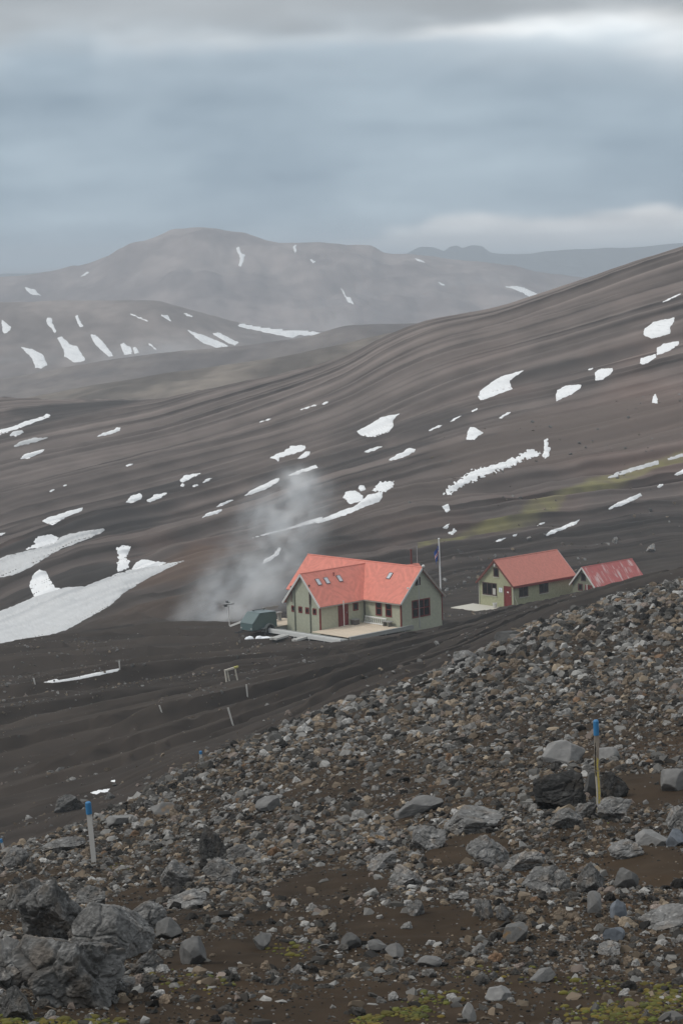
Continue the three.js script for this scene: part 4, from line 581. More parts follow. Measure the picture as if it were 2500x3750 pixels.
// timber and snow lying by the boardwalk
{
  const slabs = [[1025, 2326, 2.0, 0.7, 'grey', 'wide grey slab lying beside the trailer wheel'], [1098, 2335, 1.8, 0.5, 'grey', 'narrow pale slab lying below the boardwalk, right of the wide one'], [1262, 2352, 1.3, 0.3, 'pale', 'loose board at the front corner of the terrace']];
  const r = rng(9); for (const [u, v, l, w, k, label] of slabs) { const p = onGround(P(u, v, 174)), g = thing('timber_slab', label, 'board', p, t1 + 0.25, 'boards lying by the boardwalk'); for (let i = 0; i < 3; i++) part('board', box(-l / 2 + r() * 0.12, l / 2 - r() * 0.2, 0.05, 0.2 + 0.04 * r(), (i - 1.5) * w / 3, (i - 0.55) * w / 3), mat(0.44, 0.43, 0.4, 0.9), g); }
  const lump = (u, v, w, h, label, seed) => { const p = onGround(P(u, v, 175.5)), g = new THREE.IcosahedronGeometry(1, 5), q = g.attributes.position; for (let i = 0; i < q.count; i++) { const x = q.getX(i), y = q.getY(i), z = q.getZ(i), n = 1 + 0.3 * fbm(x * 1.5 + seed, y * 1.5, z * 1.5, 3); q.setXYZ(i, x * w * n, y * h * n, z * w * 0.6 * n); } const m = mergeVertices(g.deleteAttribute('normal').deleteAttribute('uv') || g); m.computeVertexNormals(); m.translate(p.x, p.y + h * 0.4, p.z); top('snow_lump', m, snowMat, label, 'snow lump', 'lumps of snow by the trailer'); };
  lump(913, 2322, 0.36, 0.26, 'white lump of snow under the front of the trailer', 1); lump(950, 2320, 0.36, 0.24, 'white lump of snow between the trailer front and its wheel', 2); lump(974, 2346, 0.5, 0.2, 'flat white lump of snow in front of the trailer wheel', 3);
}

// ------------------------------------------------------------------ marker posts
const postTex = (() => { const c = document.createElement('canvas'); c.width = 64; c.height = 512; const x = c.getContext('2d'), r = rng(21); x.fillStyle = '#8d8276'; x.fillRect(0, 0, 64, 512); for (let i = 0; i < 500; i++) { x.fillStyle = ['#9c8f80', '#7a6c5e', '#6a5c50', '#a59a8c'][Math.floor(r() * 4)]; x.fillRect(r() * 64, r() * 512, 1 + r() * 2, 8 + r() * 40); }
  x.fillStyle = '#17130f'; x.fillRect(0, 70, 14, 150); x.fillRect(4, 40, 8, 60); for (let i = 0; i < 60; i++) x.fillRect(10 + r() * 8, 60 + r() * 160, 4, 6);
  x.fillStyle = '#b9b4b0'; x.fillRect(0, 228, 20, 190); x.fillStyle = '#c4b04a'; for (let i = 0; i < 240; i++) { const y = 120 + r() * 300; x.fillRect(24 + r() * 36 * (0.4 + 0.6 * r()), y, 2 + r() * 5, 3 + r() * 12); } x.fillRect(0, 418, 40, 94); for (let i = 0; i < 60; i++) { x.fillStyle = '#c9b654'; x.fillRect(r() * 60, 400 + r() * 110, 3, 6); }
  const t = new THREE.CanvasTexture(c); t.colorSpace = THREE.SRGBColorSpace; return t; })();
const blue = mat(0.028, 0.17, 0.36, 0.5);
function marker(u0, v0, u1, v1, s0, s1, rad_, label, style, capShare = 0.17) { // foot and head of the post as the photograph shows them
  const p = ground.hit(u1, v1, s0, s1); if (!p) { console.log('no ground: ' + label); return; }
  const q = P(u0, v0, -p.z), dx = q.x - p.x, H = q.y - p.y, g = thing('marker_post', label, 'marker post', p, 0, 'trail marker posts'), at = (t) => [dx * t, H * t, 0];
  const shaft = style === 'old' ? new THREE.MeshStandardMaterial({ map: postTex, roughness: 0.85 }) : mat(0.52, 0.5, 0.47, 0.85);
  const b = new THREE.BoxGeometry(rad_ * 1.75, H * (1 - capShare) + 0.25, rad_ * 1.5, 1, 12, 1), bp = b.attributes.position; for (let i = 0; i < bp.count; i++) { const t = (bp.getY(i) + (H * (1 - capShare) + 0.25) / 2 - 0.25) / H; bp.setXYZ(i, bp.getX(i) * (1 - 0.12 * (1 - t)) + dx * t + (style === 'old' ? 0.006 * Math.sin(t * 9) : 0), H * t, bp.getZ(i)); }
  part('stake', b, shaft, g);
  if (capShare > 0) part('blue_top', merge([rod(at(1 - capShare), at(0.985), rad_ * 1.08, rad_ * 1.05, 14), rod(at(0.985), at(1), rad_ * 1.05, rad_ * 0.7, 14)]), blue, g);
}
marker(2180, 2636, 2190, 2965, 1, 3.9, 0.036, 'weathered marker post with a blue top and flaking yellow paint', 'old');
marker(323, 2936, 345, 3158, 1, 4.05, 0.055, 'pale marker post with a blue top on the rocky crest at left', 'pale', 0.2);
marker(4, 3072, 19, 3126, 4.2, 7, 0.055, 'small blue-topped post cut by the left edge', 'pale', 0.25);
marker(735, 2750, 737, 2812, 4.5, 7, 0.065, 'blue-topped post rising just behind the stony crest', 'pale', 0.18);
marker(835, 2592, 853, 2654, 4.5, 8, 0.06, 'leaning grey stake on the dark slope above the stony crest', 'pale', 0);
marker(902, 2507, 906, 2548, 4.5, 8, 0.055, 'thin grey stake on the dark slope below the trestle', 'pale', 0);
marker(437, 2420, 439, 2449, 4.5, 9, 0.055, 'short grey stake at the end of the long snow strip', 'pale', 0);
marker(124, 2483, 129, 2504, 4.5, 9, 0.06, 'stubby grey stake left of the long snow strip', 'pale', 0);
marker(584, 2583, 592, 2606, 4.5, 9, 0.05, 'short leaning brown stake on the dark slope', 'pale', 0);

// ------------------------------------------------------------------ stones
const stoneMat = new THREE.MeshPhysicalMaterial({ vertexColors: true, roughness: 0.9, specularIntensity: 0.3 });
function cells(x, y, z) { // distance to the nearest and second nearest cell point, and the nearest one's own number
  const X = Math.floor(x), Y = Math.floor(y), Z = Math.floor(z); let a = 9, b = 9, id = 0;
  for (let i = -1; i < 2; i++) for (let j = -1; j < 2; j++) for (let k = -1; k < 2; k++) { const h = PERM[(PERM[(PERM[(X + i) & 255] + Y + j) & 255] + Z + k) & 255], dx = X + i + 0.5 + 0.45 * GX[h] - x, dy = Y + j + 0.5 + 0.45 * GY[h] - y, dz = Z + k + 0.5 + 0.45 * GZ[h] - z, d = dx * dx + dy * dy + dz * dz; if (d < a) { b = a; a = d; id = h; } else if (d < b) b = d; }
  return [Math.sqrt(a), Math.sqrt(b), id / 255];
}
function stoneGeo(seed, o = {}) {
  const { sub: n = 2, planes = 11, rough = 0.05, freq = 2, flat = 0.55, long = 1.25, tone = [0.9, 0.9, 0.9], blotch = 0.25, octaves = 3, smoothShade = false, pits = 0, tint = 0 } = o, r = rng(seed * 7919 + 13);
  let g = new THREE.IcosahedronGeometry(1, n); g.deleteAttribute('normal'); g.deleteAttribute('uv'); g = mergeVertices(g, 1e-4);
  const pl = []; for (let i = 0; i < planes; i++) { const v = new THREE.Vector3(r() - 0.5, r() - 0.5, r() - 0.5).normalize(); pl.push([v, 0.46 + 0.4 * r()]); }
  const q = g.attributes.position, v = new THREE.Vector3(), dir = new THREE.Vector3(), c = [];
  for (let i = 0; i < q.count; i++) {
    v.fromBufferAttribute(q, i).normalize(); let d = 1; for (const [p, k] of pl) { const t = v.dot(p); if (t > 0.05) d = Math.min(d, k / t); }
    const sd = seed * 3.7; dir.copy(v); v.multiplyScalar(d); let nn = rough * fbm(v.x * freq + sd, v.y * freq, v.z * freq, octaves) * 2; if (pits) { const [f1, f2, id] = cells(v.x * 1.7 + sd + 0.35 * noise(v.x * 2, v.y * 2, v.z * 2 + sd), v.y * 1.7 + 0.35 * noise(v.x * 2 + sd, v.y * 2, v.z * 2), v.z * 1.7), [e1, e2, id2] = cells(v.x * 4.5 + sd, v.y * 4.5 + 0.5 * noise(v.x * 5, v.y * 5 + sd, v.z * 5), v.z * 4.5); nn += pits * (1.5 * (id - 0.5) * smooth(0, 0.3, f2 - f1) - 1.5 * (1 - smooth(0, 0.13, f2 - f1)) + 0.9 * (0.5 - e1) + 0.5 * (id2 - 0.5) * smooth(0, 0.3, e2 - e1) + 1.5 * fbm(v.x * 7 + sd, v.y * 7, v.z * 7, 4) + 0.6 * fbm(v.x * 20 + sd, v.y * 20, v.z * 20, 2)); }
    d += nn * 0.8; q.setXYZ(i, dir.x * d * long, dir.y * d * flat, dir.z * d);
    const b = 1 + blotch * 2 * fbm(v.x * 2.6 + sd, v.y * 2.6, v.z * 2.6, 4) + (pits ? 0.5 * fbm(v.x * 14, v.y * 14 + sd, v.z * 14, 2) + 0.9 * smooth(0.18, 0.4, fbm(v.x * 6, v.y * 6 + sd, v.z * 6, 4)) : 0), w = tint * smooth(0, 0.4, fbm(v.x * 1.7, v.y * 1.7 + sd, v.z * 1.7, 3));
    c.push(Math.max(0.01, tone[0] * b * (1 + 0.5 * w)), Math.max(0.01, tone[1] * b), Math.max(0.01, tone[2] * b * (1 - 0.45 * w)));
  }
  g.setAttribute('color', new THREE.Float32BufferAttribute(c, 3));
  if (!smoothShade) g = g.toNonIndexed(); g.computeVertexNormals(); return g;
}
function shardGeo(seed, flat, long) { // a broken, sharp-edged piece
  const r = rng(seed * 331 + 5), pts = []; for (let i = 0; i < 15; i++) { const v = new THREE.Vector3(r() - 0.5, r() - 0.5, r() - 0.5).normalize().multiplyScalar(0.78 + 0.3 * r()); pts.push(new THREE.Vector3(v.x * long, v.y * flat, v.z)); }
  const g = new ConvexGeometry(pts), c = [], n = g.attributes.normal; let k = ''; let t = 1; for (let i = 0; i < n.count; i++) { const q = [n.getX(i), n.getY(i), n.getZ(i)].map(x => x.toFixed(2)).join(); if (q !== k) { k = q; t = 0.86 + 0.28 * r(); } c.push(t, t, t * 0.99); } g.setAttribute('color', new THREE.Float32BufferAttribute(c, 3)); return g;
}
const variants = []; for (let i = 0; i < 24; i++) variants.push(i % 3 < 2 ? shardGeo(i + 1, [0.36, 0.5, 0.66, 0.85][i % 4], [1.05, 1.3, 1.6][i % 3]) : stoneGeo(i + 1, { sub: 6, planes: 12, rough: 0.14, freq: 2, pits: 0.07, flat: [0.6, 0.8, 0.95][i % 3], long: 1.2, tone: [1, 1, 1], blotch: 0.4 }));
const palette = [[0.15, 0.143, 0.134, 24, 'grey'], [0.265, 0.256, 0.243, 12, 'light grey'], [0.068, 0.063, 0.057, 27, 'dark grey'], [0.14, 0.109, 0.08, 21, 'brownish'], [0.225, 0.18, 0.132, 6, 'tan'], [0.028, 0.026, 0.024, 18, 'blackish'], [0.14, 0.088, 0.055, 0.8, 'rusty'], [0.17, 0.138, 0.118, 4, 'pinkish']];
const pickTone = (r) => { let t = r() * palette.reduce((a, p) => a + p[3], 0); for (const p of palette) { t -= p[3]; if (t <= 0) return p; } return palette[0]; };

// the boulders one can point out: centre, foot, width, height in the photograph; look; words
const boulderList = [
  [215, 3470, 300, 275, 'rough', 0.13, 'rough dark boulder at the back of the bottom-left cluster', { flat: 1, sub: 56, seed: 171 }],
  [430, 3520, 330, 280, 'slab', 0.185, 'big smooth cracked boulder leaning in the bottom-left cluster', { flat: 0.8, sub: 56 }],
  [270, 3712, 350, 330, 'rough', 0.135, 'massive front boulder of the bottom-left cluster', { flat: 0.95, sub: 56 }],
  [30, 3640, 170, 200, 'rough', 0.17, 'pale-faced boulder cut by the left edge', { flat: 1, sub: 26 }],
  [60, 3740, 150, 130, 'rough', 0.1, 'dark boulder in the bottom-left corner', { flat: 0.8, sub: 22 }],
  [95, 3345, 150, 130, 'rough', 0.14, 'small craggy rock at the left of the bottom-left cluster', { flat: 0.9, sub: 22 }],
  [345, 3330, 130, 95, 'rough', 0.17, 'knobbly rock wedged between the back and the smooth boulder', { flat: 0.8, sub: 20 }],
  [545, 3575, 130, 100, 'rough', 0.1, 'dark rock under the smooth cracked boulder', { flat: 0.8, sub: 20 }],
  [165, 3590, 170, 130, 'rough', 0.13, 'craggy rock between the back and front boulders of the cluster', { flat: 0.8, sub: 22 }],
  [430, 3665, 150, 95, 'rough', 0.15, 'broken rock at the right foot of the front boulder', { flat: 0.7, sub: 20 }],
  [620, 3440, 110, 80, 'angular', 0.14, 'sharp-edged rock right of the smooth cracked boulder', { flat: 0.8, sub: 12 }],
  [520, 3415, 190, 120, 'rough', 0.16, 'low knobbly rock behind the smooth cracked boulder', { flat: 0.7, sub: 22 }],
  [705, 3540, 130, 105, 'angular', 0.17, 'angular block with a flat face right of the boulder cluster', { flat: 0.8, sub: 14 }],
  [640, 3262, 130, 110, 'rough', 0.2, 'pitted grey boulder left of the dark spike rock', { flat: 0.9, sub: 24 }],
  [820, 3252, 150, 115, 'rough', 0.18, 'squat pitted boulder below the dark spike rock', { flat: 0.85, sub: 24 }],
  [775, 3165, 115, 155, 'rough', 0.07, 'dark spike-shaped rock on the left of the stony slope', { flat: 1.3, sub: 24 }],
  [875, 3155, 120, 75, 'rough', 0.16, 'leaning slab beside the dark spike rock', { flat: 0.6, sub: 18 }],
  [690, 3330, 160, 75, 'rough', 0.21, 'pale lumpy rock under the pitted grey boulder', { flat: 0.6, sub: 20 }],
  [960, 3480, 80, 70, 'angular', 0.16, 'cube-like grey stone right of the angular block', { flat: 0.9, sub: 12 }],
  [985, 2975, 110, 60, 'angular', 0.2, 'smooth bluish grey boulder in the middle of the stony slope', { flat: 0.65, sub: 14 }],
  [2050, 2975, 230, 150, 'rough', 0.042, 'black lava lump left of the weathered post', { flat: 0.8, sub: 34 }],
  [2235, 2930, 120, 120, 'rough', 0.05, 'black lava lump right of the weathered post', { flat: 0.9, sub: 24 }],
  [2170, 2925, 70, 95, 'angular', 0.12, 'smooth brown stone right behind the weathered post', { flat: 1.2, sub: 12 }],
  [2060, 2805, 150, 95, 'angular', 0.26, 'large pale slab up the slope from the black lava lump', { flat: 0.45, sub: 12 }],
  [2215, 2795, 90, 60, 'angular', 0.24, 'tan slab beside the upper half of the weathered post', { flat: 0.5, sub: 10 }],
  [2145, 3005, 95, 70, 'rough', 0.15, 'mossy-looking knobbly stone at the foot of the weathered post', { flat: 0.8, sub: 18 }],
  [2245, 3010, 110, 90, 'rough', 0.2, 'speckled grey stone right of the post foot', { flat: 0.85, sub: 20 }],
  [2075, 3040, 110, 80, 'rough', 0.17, 'lumpy grey stone below the black lava lump', { flat: 0.8, sub: 18 }],
  [1795, 3180, 150, 130, 'rough', 0.2, 'tall rough grey boulder in the middle right', { flat: 0.95, sub: 28 }],
  [1920, 3185, 180, 75, 'rough', 0.21, 'left rock of the pale rough outcrop', { flat: 0.6, sub: 24 }],
  [1985, 3265, 150, 100, 'rough', 0.17, 'lower rock of the pale rough outcrop', { flat: 0.75, sub: 24 }],
  [2060, 3265, 70, 95, 'rough', 0.2, 'upright knobbly stone right of the pale outcrop', { flat: 1.2, sub: 18 }],
  [2165, 3275, 130, 130, 'rough', 0.13, 'dark overhanging rock above the two grey blades', { flat: 1, sub: 24 }],
  [2290, 3260, 90, 90, 'angular', 0.15, 'brown flat-sided stone right of the overhanging rock', { flat: 0.9, sub: 12 }],
  [2178, 3352, 66, 95, 'angular', 0.25, 'left of two upright grey blades of rock', { flat: 1.4, sub: 10 }],
  [2262, 3375, 66, 92, 'angular', 0.24, 'right of two upright grey blades of rock', { flat: 1.35, sub: 10, blue: 1 }],
  [2430, 3400, 200, 80, 'slab', 0.2, 'long low grey slab at the right edge', { flat: 0.45, sub: 18 }],
  [2240, 3448, 90, 60, 'angular', 0.2, 'bluish flat stone below the two blades', { flat: 0.6, sub: 10, blue: 1 }],
  [1888, 3452, 105, 70, 'angular', 0.15, 'smooth grey stone with a rusty orange face', { flat: 0.75, sub: 16, rust: 1 }],
  [1488, 3258, 140, 90, 'rough', 0.23, 'pale pitted boulder at the lower centre', { flat: 0.7, sub: 24 }],
  [1560, 3120, 150, 110, 'rough', 0.2, 'craggy grey rock left of the tall rough boulder', { flat: 0.8, sub: 24 }],
  [1410, 3190, 120, 70, 'rough', 0.2, 'low craggy rock above the pale pitted boulder', { flat: 0.65, sub: 18 }],
  [1720, 3055, 230, 95, 'slab', 0.19, 'broad slanting outcrop above the tall rough boulder', { flat: 0.5, sub: 26 }],
  [1390, 3110, 120, 70, 'rough', 0.18, 'brown rock with an orange patch left of the craggy one', { flat: 0.7, sub: 16, rust: 1 }],
  [1530, 2990, 150, 70, 'angular', 0.2, 'pointed grey outcrop with a dark hollow below it', { flat: 0.55, sub: 16 }],
  [1770, 3370, 60, 80, 'rough', 0.16, 'left of two egg-shaped knobbly stones', { flat: 1.2, sub: 16 }],
  [1842, 3375, 66, 66, 'rough', 0.14, 'right of two egg-shaped knobbly stones', { flat: 1, sub: 16 }],
  [1530, 3355, 75, 60, 'rough', 0.16, 'brown knobbly stone under the pale pitted boulder', { flat: 0.8, sub: 14 }],
  [1680, 3300, 80, 45, 'rough', 0.24, 'white-flecked stone between the boulders', { flat: 0.6, sub: 14 }],
  [2370, 3100, 130, 70, 'angular', 0.25, 'smooth grey humped boulder near the right edge', { flat: 0.6, sub: 16 }],
  [2470, 3105, 90, 70, 'angular', 0.2, 'bluish boulder cut by the right edge', { flat: 0.7, sub: 14, blue: 1 }],
  [2300, 3140, 130, 70, 'rough', 0.2, 'speckled low rock below the humped boulder', { flat: 0.6, sub: 18 }],
  [2480, 3060, 110, 120, 'rough', 0.24, 'light pitted boulder at the right edge above the bluish one', { flat: 1, sub: 20 }],
  [2470, 2900, 130, 90, 'angular', 0.22, 'big grey boulder at the right edge level with the post foot', { flat: 0.7, sub: 14 }],
  [1285, 3478, 75, 62, 'angular', 0.12, 'dark wedge of rock at the bottom centre', { flat: 0.8, sub: 12 }],
  [1378, 3490, 80, 48, 'angular', 0.16, 'smooth grey stone right of the dark wedge', { flat: 0.6, sub: 12 }],
  [1450, 3510, 85, 55, 'angular', 0.17, 'ridged grey stone at the bottom centre', { flat: 0.65, sub: 12 }],
  [1580, 3545, 100, 55, 'angular', 0.2, 'notched grey stone at the bottom, right of centre', { flat: 0.6, sub: 12 }],
  [1820, 3665, 110, 60, 'angular', 0.24, 'grey slab above the bottom moss', { flat: 0.55, sub: 12 }],
  [1710, 3748, 60, 80, 'angular', 0.3, 'upright pale stone at the bottom edge', { flat: 1.2, sub: 12 }],
  [1990, 3600, 110, 60, 'angular', 0.19, 'humped grey stone right of the slab above the moss', { flat: 0.6, sub: 12 }],
  [2230, 3500, 110, 50, 'rough', 0.22, 'pale long stone in the lower right', { flat: 0.5, sub: 14 }],
  [250, 2975, 120, 75, 'rough', 0.12, 'rock heap beyond the crest at left, above the pale post', { flat: 0.8, sub: 20, s: [4.2, 7] }],
  [55, 3190, 110, 85, 'rough', 0.18, 'boulder at the left edge above the cluster', { flat: 0.8, sub: 18 }],
  [240, 3120, 150, 60, 'rough', 0.17, 'long jagged rock on the crest left of the pale post', { flat: 0.5, sub: 20 }],
  [440, 3030, 120, 55, 'angular', 0.24, 'flat-topped pale stone right of the pale post', { flat: 0.45, sub: 12 }],
  [600, 2990, 80, 62, 'angular', 0.22, 'pinkish block on the crest right of the pale post', { flat: 0.8, sub: 10, rust: 0.5 }],
  [1865, 2352, 130, 48, 'angular', 0.1, 'flat dark slab on top of the stony crest below the plain hut', { flat: 0.4, sub: 12 }],
  [1690, 2445, 110, 60, 'rough', 0.2, 'humped boulder on the stony crest below the terrace', { flat: 0.6, sub: 14 }],
  [2250, 1990, 26, 24, 'rough', 0.26, 'lone pale boulder on the slope above the store hut', { flat: 0.9, sub: 10, s: [9, 13] }],
  [2382, 2022, 34, 26, 'rough', 0.3, 'pale yellowish boulder on the slope at right of the store hut', { flat: 0.8, sub: 10, s: [9, 13], rust: 0.5 }],
  [1938, 1980, 24, 16, 'rough', 0.3, 'pale boulder just above the plain hut roof', { flat: 0.7, sub: 10, s: [9, 13] }],
];
const kept = [];
boulderList.forEach(([u, v, w, h, kind, tone, label, o], i) => {
  const [s0, s1] = o.s ?? [0.8, 4.05], p = ground.hit(u, v - h * 0.12, s0, s1); if (!p) { console.log('no ground: ' + label); return; }
  const m = -p.z / F, W = w * m / 2, H = h * m / 2; kept.push([p.x, p.z, W]);
  tone *= kind === 'angular' ? 0.8 : 0.78; const t = o.blue ? [tone * 0.8, tone * 0.87, tone * 0.97] : [tone * 1.03, tone, tone * 0.96];
  const g = stoneGeo(o.seed ?? 100 + i, kind === 'rough' ? { sub: o.sub, planes: 15, rough: 0.07, freq: 1.5, octaves: 3, pits: 0.052, flat: 1, long: 1, tone: t, blotch: 0.5, smoothShade: false, tint: o.rust ?? 0.2 } : kind === 'slab' ? { sub: o.sub, planes: 13, rough: 0.05, freq: 1.3, octaves: 3, pits: 0.038, flat: 1, long: 1, tone: t, blotch: 0.4, smoothShade: false, tint: 0.15 } : { sub: o.sub, planes: 12, rough: 0.06, freq: 1.4, octaves: 4, flat: 1, long: 1, tone: t, blotch: 0.2, tint: (o.rust ?? 0) * 1.2 });
  g.computeBoundingBox(); const bx = g.boundingBox, sx = 2 / (bx.max.x - bx.min.x), sy = 2 / (bx.max.y - bx.min.y);
  const r = rng(i + 300); g.rotateY(r() * 6.28); g.scale(W * sx, H * sy * 1.15, W * sx * (kind === 'angular' && h > w ? 0.55 : 0.8)); g.rotateZ((r() - 0.5) * 0.3 + 0.12); g.translate(p.x, p.y + H * 0.62, p.z);
  top('boulder', g, stoneMat, label, 'boulder');
});
// loose stones: the largest as things, the rest as one mass
const stones = []; {
  const r = rng(77);
  const dens = (x, z) => clamp(0.62 + 1.25 * fbm(x / 3.5, 2, z / 6, 3) - 0.8 * bareAt(x, z), 0.05, 1) ;
  const scatter = (n, z0, z1, lo, hi, pow, keep) => { for (let i = 0; i < n; i++) { const z = Math.sqrt(lerp(z0 * z0, z1 * z1, r())), a = (r() - 0.5) * 2 * (0.185 + 3.2 / z), x = a * z, k = r(), e = r(), size = (lo + (hi - lo) * Math.pow(e, pow)) * (hi > 0.11 ? clamp(z / 66, 0.58, 1.2) : 1), tone = pickTone(r), jit = (0.62 + 0.7 * r()) * (hi < 0.04 ? 0.62 : 1), q1 = r(), q2 = r(), q3 = r(), vv = Math.floor(r() * variants.length); const far = smooth(35, 55, z); if (k > lerp(dens(x, z), Math.max(0.5, dens(x, z)), far) * keep) continue; const y = ground.height(x, z); if (kept.some(([bx, bz, w]) => Math.hypot(bx - x, bz + z) < w * 0.55 + size * 0.3)) continue; stones.push({ x, y, z, size, tone, jit, q1, q2, q3, vv }); } };
  const crestZ = pchip(crestLine.map(([u, v, z]) => { const [a] = slopes(u, v); return a; }), crestLine.map(p => p[2]));
  scatter(3000, 28, 112, 0.1, 0.3, 1.8, 0.7); scatter(1700, 14, 34, 0.04, 0.11, 1.6, 0.7); scatter(68000, 30, 112, 0.045, 0.23, 2.8, 1); scatter(38000, 24, 60, 0.028, 0.14, 3, 0.95); scatter(44000, 11.5, 32, 0.014, 0.075, 3.2, 0.9); scatter(115000, 11.5, 30, 0.006, 0.02, 1.4, 1); scatter(52000, 26, 62, 0.016, 0.036, 1.2, 1);
  for (let i = stones.length - 1; i >= 0; i--) { const s = stones[i]; if (s.z > crestZ(s.x / s.z) + 5) { stones[i] = stones[stones.length - 1]; stones.pop(); } }
}
const M = new THREE.Matrix4(), Q = new THREE.Quaternion(), Q2 = new THREE.Quaternion(), UP = new THREE.Vector3(0, 1, 0);
function stoneMatrix(s, out) { const n = ground.normal(s.x, s.z, 0.25); Q.setFromUnitVectors(UP, n); Q2.setFromEuler(new THREE.Euler((s.q2 - 0.5) * 1.9, s.q1 * 6.283, (s.q3 - 0.5) * 1.9)); Q.multiply(Q2); return out.compose(new THREE.Vector3(s.x, s.y + s.size * (0.3 * s.q2 - 0.2), -s.z), Q, new THREE.Vector3(s.size, s.size, s.size)); }
{
  const seen = (s) => { const a = Math.abs(s.x / s.z); const [u, v] = frameOf(s.x, s.y, s.z); return a < 0.155 && v < 3740 ? s.size / s.z : 0; };
  stones.sort((p, q) => seen(q) - seen(p));
  const marks = [[2190, 2965, 'near the weathered post'], [340, 3160, 'near the pale post at left'], [300, 3550, 'beside the bottom-left boulder cluster'], [2050, 2930, 'around the black lava lump'], [1250, 2640, 'along the crest below the terrace'], [1800, 2420, 'on the brown strip below the plain hut'], [2350, 2230, 'along the crest below the store hut'], [800, 3150, 'around the dark spike rock'], [1800, 3150, 'around the tall rough boulder'], [1300, 3250, 'on the bare soil at lower centre'], [2250, 3400, 'around the two grey blades'], [1700, 3600, 'above the moss at the bottom'], [2380, 3600, 'in the bottom-right corner'], [800, 3600, 'on the soil right of the boulder cluster'], [1300, 2900, 'in the middle of the stony slope'], [700, 2880, 'behind the pale post on the crest'], [1700, 2750, 'left of the large pale slab'], [2380, 2700, 'up the slope right of the post top'], [2400, 2480, 'high on the right of the stony slope']];
  const shades = new Map(); const shade = (s) => { const k = s.tone[4] + s.vv + Math.round(s.jit * 5); if (!shades.has(k)) { const m = stoneMat.clone(); m.color = col(s.tone[0] * Math.round(s.jit * 5) / 5, s.tone[1] * Math.round(s.jit * 5) / 5, s.tone[2] * Math.round(s.jit * 5) / 5); shades.set(k, m); } return shades.get(k); };
  const named = new Map(); const big = stones.slice(0, 230), rest = stones.slice(230);
  for (const s of big) {
    const [u, v] = frameOf(s.x, s.y, s.z); let best = marks[0], bd = 1e9; for (const m of marks) { const d = Math.hypot(m[0] - u, (m[1] - v) * 1.3); if (d < bd) { bd = d; best = m; } }
    const px = s.size / s.z * F, shape = s.vv % 3 === 2 ? 'craggy' : ['flat', 'low', 'angular', 'blocky'][s.vv % 4], side = u < best[0] - 45 ? 'left ' : u > best[0] + 45 ? 'right ' : '';
    const m = new THREE.Mesh(variants[s.vv], shade(s)); m.name = numbered('stone'); m.castShadow = m.receiveShadow = true; stoneMatrix(s, m.matrix); m.matrix.decompose(m.position, m.quaternion, m.scale); scene.add(m);
    tag(m, (px > 46 ? 'big ' : px > 34 ? '' : 'small ') + s.tone[4] + ' ' + shape + ' stone ' + best[2] + (side ? ', ' + side + 'side' : ''), 'stone', 'loose stones on the near slope'); const lb = m.userData.label; if (!named.has(lb)) named.set(lb, []); named.get(lb).push([v, m]);
  }
  for (const [lb, list] of named) { if (list.length < 2 || list.length > 4) continue; list.sort((p, q) => p[0] - q[0]).forEach(([, m], i) => { m.userData.label = lb + ', ' + (list.length === 2 ? ['upper', 'lower'] : list.length === 3 ? ['uppermost', 'middle', 'lowest'] : ['uppermost', 'second', 'third', 'lowest'])[i]; }); }
  const byV = variants.map((_, k) => rest.filter(s => s.vv === k)), holder = new THREE.Group(); holder.name = 'rubble'; holder.userData = { kind: 'stuff', label: 'small loose stones and gravel covering the near slope', category: 'rubble' }; scene.add(holder);
  byV.forEach((list, k) => { if (!list.length) return; const im = new THREE.InstancedMesh(variants[k], stoneMat, list.length); im.name = 'gravel'; im.castShadow = im.receiveShadow = true; im.userData.kind = 'stuff'; list.forEach((s, i) => { im.setMatrixAt(i, stoneMatrix(s, M)); im.setColorAt(i, col(s.tone[0] * s.jit, s.tone[1] * s.jit, s.tone[2] * s.jit)); }); holder.add(im); });
  // stones on the dark ground by the huts and on the far slope
  const r = rng(501), far = variants.slice(0, 6).map(() => []);
  const put = (n, s0, s1, a0, a1, lo, hi, cl) => { for (let i = 0; i < n; i++) { const a = lerp(a0, a1, r()), sIdx = lerp(s0, s1, r()), e = Math.pow(r(), 3), size = lerp(lo, hi, e), [c, t] = ground.bracket(a); let row = 0; while (ground.S[row] < sIdx) row++; const z = lerp(ground.Z[c * ground.rows + row], ground.Z[(c + 1) * ground.rows + row], t) + (r() - 0.5), x = a * z; const tone = palette[[0, 1, 0, 3, 4, 7][Math.floor(r() * 6)]], jit = 0.45 + 0.5 * r(), q1 = r(), q2 = r(), q3 = r(), vv = Math.floor(r() * 6); if (cl && fbm(x / 9, 3, z / 16, 3) + 0.18 * r() < cl) continue; if (huts.some(h => Math.hypot(h.at.x - x, h.at.z + z) < 9)) continue; far[vv].push({ x, y: ground.height(x, z), z, size, tone, jit, q1, q2, q3, vv }); } };
  put(9000, 5.4, 8.9, -0.19, 0.19, 0.03, 0.19, 0.16); put(2500, 5.4, 8.9, -0.19, 0.19, 0.03, 0.12, 0); put(2600, 7.3, 8.7, -0.17, -0.04, 0.04, 0.17, 0.02); put(2200, 9.2, 11.6, 0.03, 0.19, 0.06, 0.36, 0.14); put(1500, 5.3, 6.6, -0.19, 0.1, 0.06, 0.3, 0.16);
  const h2 = new THREE.Group(); h2.name = 'scree'; h2.userData = { kind: 'stuff', label: 'scattered small stones on the dark ground round the huts', category: 'scree' }; scene.add(h2);
